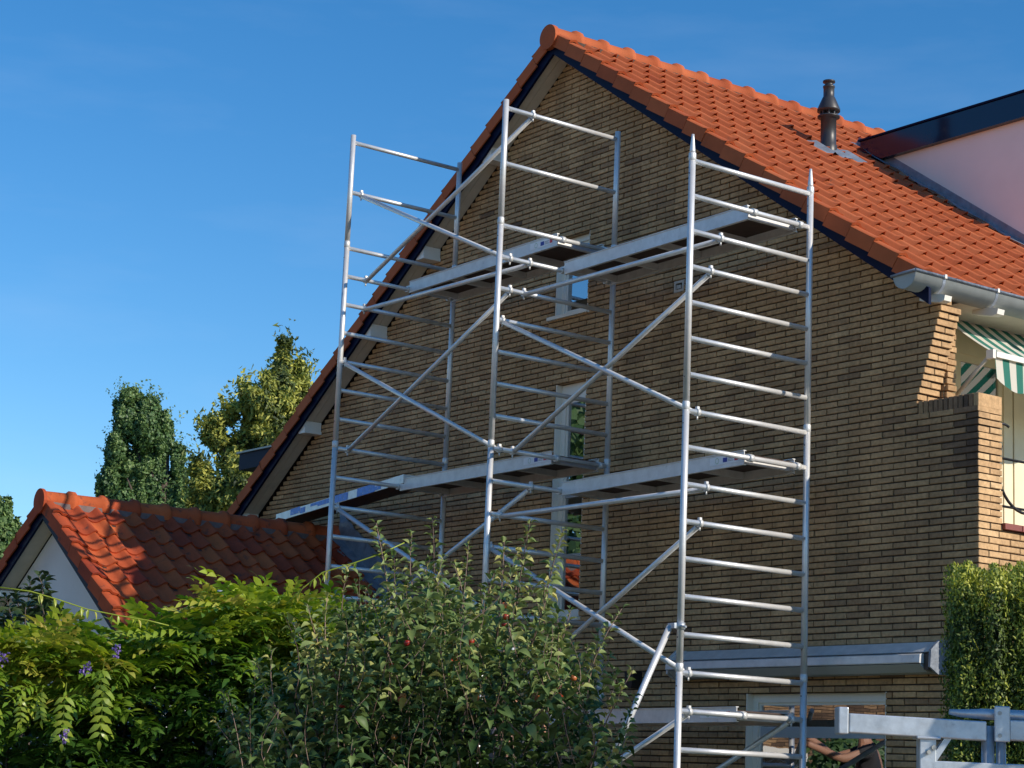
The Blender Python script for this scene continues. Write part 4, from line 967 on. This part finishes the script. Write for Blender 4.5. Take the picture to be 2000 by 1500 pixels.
# trees far behind
def quad_leaf(sz, asp=1.5):
    return ([(0, -sz*.5/asp, 0), (sz*.6, -sz*.45/asp, sz*.1), (sz, 0, 0), (sz*.6, sz*.45/asp, sz*.1), (0, sz*.5/asp, 0)], [(0, 1, 2, 3, 4)])
def face_frame(d, rr, j, droop=0):     # leaf plane roughly facing outwards along d
    z = Vector((d.x+rr.gauss(0, j), d.y+rr.gauss(0, j), d.z+rr.gauss(0, j))).normalized(); x = Vector((rr.gauss(0, 1), rr.gauss(0, 1), rr.gauss(0, 1)-droop*1.6)); x = (x-z*x.dot(z)).normalized()
    return Matrix((x, z.cross(x), z)).transposed()
def leaf_cloud(mb, rr, lobes, n, sz, tone_fn, droop=0, asp=1.5):
    for i in range(n):
        c, (rx, rz) = rr.choices(lobes, weights=[l[1][0]*l[1][1] for l in lobes])[0]
        while True:
            d = Vector((rr.gauss(0, 1), rr.gauss(0, 1), rr.gauss(0, 1)))
            if d.length > .1: break
        d.normalize(); k = rr.uniform(.35, 1.0)**.5
        clump = .82+.18*math.sin(d.x*9+c.x*3)*math.sin(d.y*8+c.y)*math.sin(d.z*11+c.z*2)
        p = Vector(c)+Vector((d.x*rx, d.y*rx, d.z*rz))*k*clump
        v_, f_2 = quad_leaf(sz*rr.uniform(.6, 1.3), asp); mt = face_frame(d, rr, .5, droop)
        mb.add([p+mt @ Vector(x) for x in v_], f_2, min(1, max(0, tone_fn(p, d, k, rr))))
def far_tree(name, label, dist, base_uv, lobes_px, n, sz, mtl, tone_fn, seed, droop=0, asp=1.5, wisp=None, feather=0):
    rr = random.Random(seed); b0 = at(base_uv[0], base_uv[1], dist); t = thing(name, label, 'tree', (b0.x, b0.y, 0)); pm = (at(600, 900, dist)-at(500, 900, dist)).length/100
    lobes = []
    for (u, v, ru, rv_) in lobes_px: 
        c = at(u, v, dist+rr.uniform(-ru*pm*.6, ru*pm*.6)); lobes.append((c, (ru*pm, rv_*pm)))
    sub = []
    for (c, (rx, rz)) in lobes:
        for k in range(9):
            d = Vector((rr.gauss(0, 1), rr.gauss(0, 1), rr.gauss(0, 1))).normalized(); q = rr.uniform(.55, 1.0)
            sub.append((c+Vector((d.x*rx*q, d.y*rx*q, d.z*rz*q)), (rx*rr.uniform(.22, .42), rz*rr.uniform(.2, .42))))
    mb = MB(); leaf_cloud(mb, rr, lobes, n//4, sz, lambda p, d, k, r: tone_fn(p, d, k*.8, r), droop, asp); leaf_cloud(mb, rr, sub, n*3//4, sz, tone_fn, droop, asp)
    if feather:     # loose sprays standing out of the crown
        for i in range(feather):
            c, (rx, rz) = rr.choice(sub); d = Vector((rr.gauss(0, 1), rr.gauss(0, 1), abs(rr.gauss(0, .8)))).normalized(); q = c+Vector((d.x*rx, d.y*rx, d.z*rz))*.9
            ax_ = (d+Vector((0, 0, .5))).normalized(); ln_ = rr.uniform(.2, .5)
            for k in range(12):
                p = q+ax_*ln_*(k/12)+Vector((rr.gauss(0, .03), rr.gauss(0, .03), rr.gauss(0, .03))); v_, f_2 = quad_leaf(sz*rr.uniform(.5, 1.0), asp); mb.add([p+face_frame(d, rr, .7, .5) @ Vector(x) for x in v_], f_2, min(1, max(0, tone_fn(p, d, .95, rr))))
    if wisp:
        for (u, v) in wisp:
            q = at(u, v, dist)
            for k in range(26):
                p = q+Vector((rr.gauss(0, .05), rr.gauss(0, .05), -rr.random()*.9)); v_, f_2 = quad_leaf(sz*rr.uniform(.6, 1.1), asp); mt = frame_to(Vector((rr.gauss(0, 1), rr.gauss(0, 1), rr.gauss(.3, .6)-droop)), spin=rr.uniform(-1, 1)); mb.add([p+mt @ Vector(x) for x in v_], f_2, tone_fn(p, Vector((0, 0, 1)), 1, rr))
    stuff(mb.build('crown', mtl, t))
    tk = MB(); top = max(l[0].z for l in lobes); tk.tube([(b0.x, b0.y, 0), (b0.x, b0.y, top*.5), (b0.x, b0.y, top*.9)], [.28, .2, .05], 8, tone=.3); tk.build('trunk', M['bark'], t)
    br = MB()
    for (c, r) in lobes: br.tube([(b0.x, b0.y, max(1, c.z-2.2)), c], [.045, .012], 5, tone=.1)
    stuff(br.build('limbs', M['bark'], t))
    return t
oak_l = [(250, 820, 34, 55), (285, 835, 36, 65), (318, 860, 26, 50), (228, 880, 26, 50), (345, 900, 14, 45), (215, 940, 24, 60), (255, 930, 38, 70), (300, 950, 40, 80), (340, 975, 26, 70), (235, 1010, 42, 70), (300, 1040, 55, 80), (262, 785, 20, 24), (238, 800, 16, 22), (300, 800, 16, 22), (350, 1000, 16, 50), (207, 985, 14, 40)]
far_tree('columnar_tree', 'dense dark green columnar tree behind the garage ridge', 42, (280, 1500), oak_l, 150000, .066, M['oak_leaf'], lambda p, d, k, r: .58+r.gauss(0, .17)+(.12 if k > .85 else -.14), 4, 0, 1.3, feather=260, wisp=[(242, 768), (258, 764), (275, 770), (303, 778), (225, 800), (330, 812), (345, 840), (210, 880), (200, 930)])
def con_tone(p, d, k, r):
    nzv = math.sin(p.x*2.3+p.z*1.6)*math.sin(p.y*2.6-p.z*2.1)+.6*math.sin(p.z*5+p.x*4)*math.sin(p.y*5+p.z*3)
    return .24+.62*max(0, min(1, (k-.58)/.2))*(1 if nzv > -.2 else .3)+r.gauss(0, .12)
con_l = [(552, 690, 10, 40), (550, 720, 20, 36), (545, 755, 36, 40), (575, 760, 22, 36), (520, 800, 46, 46), (560, 810, 40, 46), (500, 850, 40, 42), (545, 860, 50, 45), (455, 900, 34, 36), (500, 910, 56, 45), (420, 835, 16, 22), (448, 812, 18, 14), (408, 850, 14, 14), (430, 862, 22, 22), (385, 915, 13, 26), (400, 950, 24, 30), (440, 960, 46, 42), (490, 960, 60, 45), (395, 990, 28, 30), (440, 1010, 60, 40), (585, 720, 10, 20), (590, 760, 14, 26), (478, 770, 14, 16)]
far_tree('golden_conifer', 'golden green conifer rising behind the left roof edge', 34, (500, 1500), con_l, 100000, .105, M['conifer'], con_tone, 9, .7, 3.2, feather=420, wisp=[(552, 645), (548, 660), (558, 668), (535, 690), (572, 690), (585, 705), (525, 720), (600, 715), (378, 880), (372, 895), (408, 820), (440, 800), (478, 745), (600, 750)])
far_tree('pale_green_tree', 'narrow green tree at the left picture edge behind the garage', 36, (0, 1500), [(8, 1010, 18, 40), (-15, 1000, 22, 40), (22, 1050, 14, 40), (0, 1080, 40, 60), (-40, 1020, 40, 60), (-10, 1140, 50, 70), (-60, 1110, 50, 80), (-20, 1220, 60, 80), (-70, 1230, 60, 80)], 40000, .09, M['oak_leaf'], lambda p, d, k, r: .62+r.gauss(0, .16), 12, .2, 1.6, wisp=[(5, 975), (15, 990), (28, 1015)])

# yew hedge at the right
yw = thing('yew_hedge', 'clipped dark green yew hedge with bright tips right of the brick wall', 'hedge', at(1960, 2000, 12.6))
ry = random.Random(8); mb = MB(); pmY = (at(1900, 1300, 12.6)-at(1800, 1300, 12.6)).length/100
plumes = []
for i in range(15):
    u = 1868+i*24+ry.uniform(-7, 7); tv_ = {0: 1105, 1: 1098, 2: 1112}.get(i, 1104+ry.uniform(-10, 12)); plumes.append((u, tv_+ry.uniform(-3, 3), 12.6+ry.uniform(-.22, .22)))
    plumes.append((u+12, tv_+ry.uniform(2, 14), 12.9+ry.uniform(-.06, .06)))
    plumes.append((u+ry.uniform(-10, 10), tv_+ry.uniform(6, 60), 12.35+ry.uniform(-.1, .15)))
for (u, v, d) in plumes:
    top = at(u, v, d); rad = 25*pmY
    for i in range(5000):
        z = top.z-(ry.random()**.9)*(top.z-1.35) if i < 4400 else ry.uniform(.15, 1.4); a = ry.uniform(0, 6.283); k = math.sqrt(ry.uniform(.12, 1)); t = (top.z-z)
        r = rad*min(1, (t/.07)**.5)*k*(1+.28*math.sin(z*9+u+a*2)*math.sin(z*17+u*.3))
        p = Vector((top.x+r*math.cos(a), top.y+r*math.sin(a), z)); dd = Vector((math.cos(a)*.7+ry.gauss(0, .3), math.sin(a)*.7+ry.gauss(0, .3), ry.uniform(.4, 1.4)))
        v_, f_2 = quad_leaf(ry.uniform(.015, .030), 2.6); mt = face_frame(Vector((math.cos(a), math.sin(a), .35)), ry, .5, -.9)
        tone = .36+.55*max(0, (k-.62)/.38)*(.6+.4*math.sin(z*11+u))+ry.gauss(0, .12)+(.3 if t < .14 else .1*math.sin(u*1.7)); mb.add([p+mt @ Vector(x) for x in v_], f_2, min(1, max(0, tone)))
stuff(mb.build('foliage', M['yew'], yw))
core = MB()
for i in range(0, len(plumes), 3):
    u, v, d = plumes[i]; c = at(u, v, 12.8); core.tube([(c.x, c.y, 0), (c.x, c.y, c.z-.6), (c.x, c.y, c.z-.3)], [.035, .03, .01], 7, tone=.1)
stuff(core.build('stems', M['bark'], yw))

# ------------------------------------------------------------------ the worker mirrored in the ground floor window
pb = Vector((-1.90, -1.98, GZ)); FD = Vector((-.6, .8, 0)); SD = Vector((.8, .6, 0))
per = thing('person', 'worker in dark grey T-shirt mirrored in the ground floor window, arms reaching forward', 'person', pb)
def skin_obj(name, nodes, edges, m_, parent, lvl=2):
    me = bpy.data.meshes.new(name); me.from_pydata([tuple(pb+SD*n[0]+FD*n[1]+Vector((0, 0, n[2]))-wl(parent)) for n in nodes], edges, []); o = bpy.data.objects.new(name, me); COL.objects.link(o); o.parent = parent
    o.modifiers.new('skin', 'SKIN'); sub = o.modifiers.new('subsurf', 'SUBSURF'); sub.levels = lvl; sub.render_levels = lvl
    for i, n in enumerate(nodes):
        sv = me.skin_vertices[0].data[i]; sv.radius = (n[3], n[4] if len(n) > 4 else n[3]); sv.use_root = (i == 0)
    me.materials.append(m_); WLOC[o.name] = wl(parent); return o
body = skin_obj('body', [(0, 0, .98, .15, .11), (0, .0, 1.2, .14, .10), (0, .02, 1.40, .17, .10), (0, .03, 1.52, .06), (0, .05, 1.60, .055), (0, .07, 1.70, .085, .10), (0, .07, 1.78, .06),
    (.19, .04, 1.45, .055), (.22, .28, 1.36, .045), (.16, .52, 1.46, .032), (.15, .60, 1.49, .035), (-.19, .04, 1.45, .055), (-.22, .28, 1.38, .045), (-.16, .50, 1.53, .032), (-.15, .58, 1.57, .035),
    (.10, 0, .88, .10), (.11, .04, .48, .065), (.11, -.02, .09, .045), (.11, .14, .04, .04), (-.10, 0, .88, .10), (-.11, .02, .48, .065), (-.11, -.06, .09, .045), (-.11, .10, .04, .04),
    ],
    [(0, 1), (1, 2), (2, 3), (3, 4), (4, 5), (5, 6), (2, 7), (7, 8), (8, 9), (9, 10), (2, 11), (11, 12), (12, 13), (13, 14), (0, 15), (15, 16), (16, 17), (17, 18), (0, 19), (19, 20), (20, 21), (21, 22)], M['skin'], per)
skin_obj('t_shirt', [(0, 0, .92, .17, .13), (0, -.005, 1.2, .16, .125), (0, .015, 1.40, .185, .12), (0, .025, 1.48, .10, .09), (.19, .04, 1.45, .075), (.215, .17, 1.40, .068), (-.19, .04, 1.45, .075), (-.215, .17, 1.41, .068)], [(0, 1), (1, 2), (2, 3), (2, 4), (4, 5), (2, 6), (6, 7)], M['shirt'], per)
skin_obj('trousers', [(0, 0, .95, .16, .125), (.10, 0, .85, .115), (.11, .04, .48, .082), (.11, -.02, .12, .07), (-.10, 0, .85, .115), (-.11, .02, .48, .082), (-.11, -.06, .12, .07)], [(0, 1), (1, 2), (2, 3), (0, 4), (4, 5), (5, 6)], M['trousers'], per)
skin_obj('hair', [(0, .05, 1.72, .09, .10), (0, .05, 1.79, .08, .085)], [(0, 1)], M['hair'], per)
for s_, z_ in ((.15, 1.50), (-.15, 1.58)):
    for k in range(4):
        skin_obj('finger', [(s_+(k-1.5)*.004, .60, z_+.02-.018*k, .010), (s_-.03, .655, z_+.02-.018*k, .009), (s_-.055*(1 if s_ > 0 else -1), .63, z_+.015-.018*k, .008)], [(0, 1), (1, 2)], M['skin'], body, 1)
    skin_obj('thumb', [(s_, .575, z_+.03, .011), (s_-.03*(1 if s_ > 0 else -1), .60, z_+.05, .010), (s_-.05*(1 if s_ > 0 else -1), .63, z_+.045, .009)], [(0, 1), (1, 2)], M['skin'], body, 1)
ht = thing('aluminium_tube', 'loose scaffold tube carried by the worker mirrored in the window', 'tube', pb+FD*.62+Vector((0, 0, 1.5)))
c = pb+FD*.63+Vector((0, 0, 1.52)); MB().tube([c-SD*.16*4+Vector((0, 0, -.25)), c+SD*.16*4+Vector((0, 0, .25))], .022, 12).build('tube', M['alu_dull'], ht)

# ------------------------------------------------------------------ what the windows mirror: the neighbour's house and garden, left of the camera's view
nb = thing('neighbour_house', 'brick house across the garden, mirrored in the ground floor window', 'house', (-15, -15, 0))
c0 = Vector((-13.2, -14.2, 0)); ex = Vector((-.7, .714, 0)); ey = Vector((-.714, -.7, 0))
m = MB(); m.obox(c0-ex*5, ex*10, ey*7, Zv*5.2); m.build('wall', M['mortar'], nb)
m = MB()
for k in range(96):
    q = -5.0-(.12 if k % 2 else 0)
    while q < 5.0: m.obox(c0+ex*q-ey*.012+Zv*(.03+k*.0535), ex*.228, ey*.012, Zv*.043, rb.uniform(.0, .4)); q += .24
stuff(m.build('brick_courses', M['brick'], nb))
m = MB(); m.poly_prism([c0-ex*5.3-ey*.4+Zv*5.0, c0-ex*5.3+ey*3.5+Zv*8.2, c0-ex*5.3+ey*7.4+Zv*5.0], ex*10.6); m.build('roof', M['tile'], nb)
for d in (-3.2, 1.2):
    f = MB().obox(c0+ex*d-ey*.05+Zv*1.0, ex*1.8, ey*.04, Zv*1.4).build('window', M['white'], nb); MB().obox(c0+ex*(d+.1)-ey*.056+Zv*1.1, ex*1.6, ey*.005, Zv*1.2).build('pane', M['glass'], f)
def garden_tree(name, label, cat, x, y, h, r, n, sz, seed, zlo):
    rr = random.Random(seed); t = thing(name, label, cat, (x, y, 0)); lobes = []
    for i in range(9):
        a = rr.uniform(0, 6.28); q = rr.uniform(0, r*.6); lobes.append((Vector((x+q*math.cos(a), y+q*math.sin(a), rr.uniform(zlo+r*.4, h-r*.4))), (r*.55, r*.5)))
    mb = MB(); leaf_cloud(mb, rr, lobes, n, sz, lambda p, d, k, g: .5+g.gauss(0, .18), .2, 1.4); stuff(mb.build('crown', M['oak_leaf'], t))
    MB().tube([(x, y, 0), (x, y, h*.7)], [.05*r, .02*r], 7, tone=.3).build('trunk', M['bark'], t)
garden_tree('garden_tree', 'broad green tree left of the view, mirrored in the stair window', 'tree', -17.5, -13.0, 9.6, 3.8, 16000, .2, 31, 3)
garden_tree('garden_tree', 'tall dark tree farthest left of the view, mirrored in the stair window', 'tree', -25, -20, 14, 5.2, 16000, .28, 34, 3)
garden_tree('garden_tree', 'second green tree left of the view, mirrored in the stair window', 'tree', -12.5, -9.5, 6.4, 2.0, 6000, .16, 32, 3)
garden_tree('garden_shrub', 'round green shrub left of the view, mirrored behind the worker', 'shrub', -6.2, -6.4, 2.5, 1.0, 5000, .08, 33, .3)

# unseen plants added right of the view to shade the lower hedge and apple tree
garden_tree('garden_tree', 'slim green tree out of view on the right, added to shade the hedge', 'tree', 7.75, -4.6, 5.4, 1.0, 9000, .10, 41, .5)
garden_tree('garden_shrub', 'loose green shrub out of view on the right, added to shade the apple tree', 'shrub', 7.7, -5.75, 4.0, .75, 2600, .09, 42, .5)
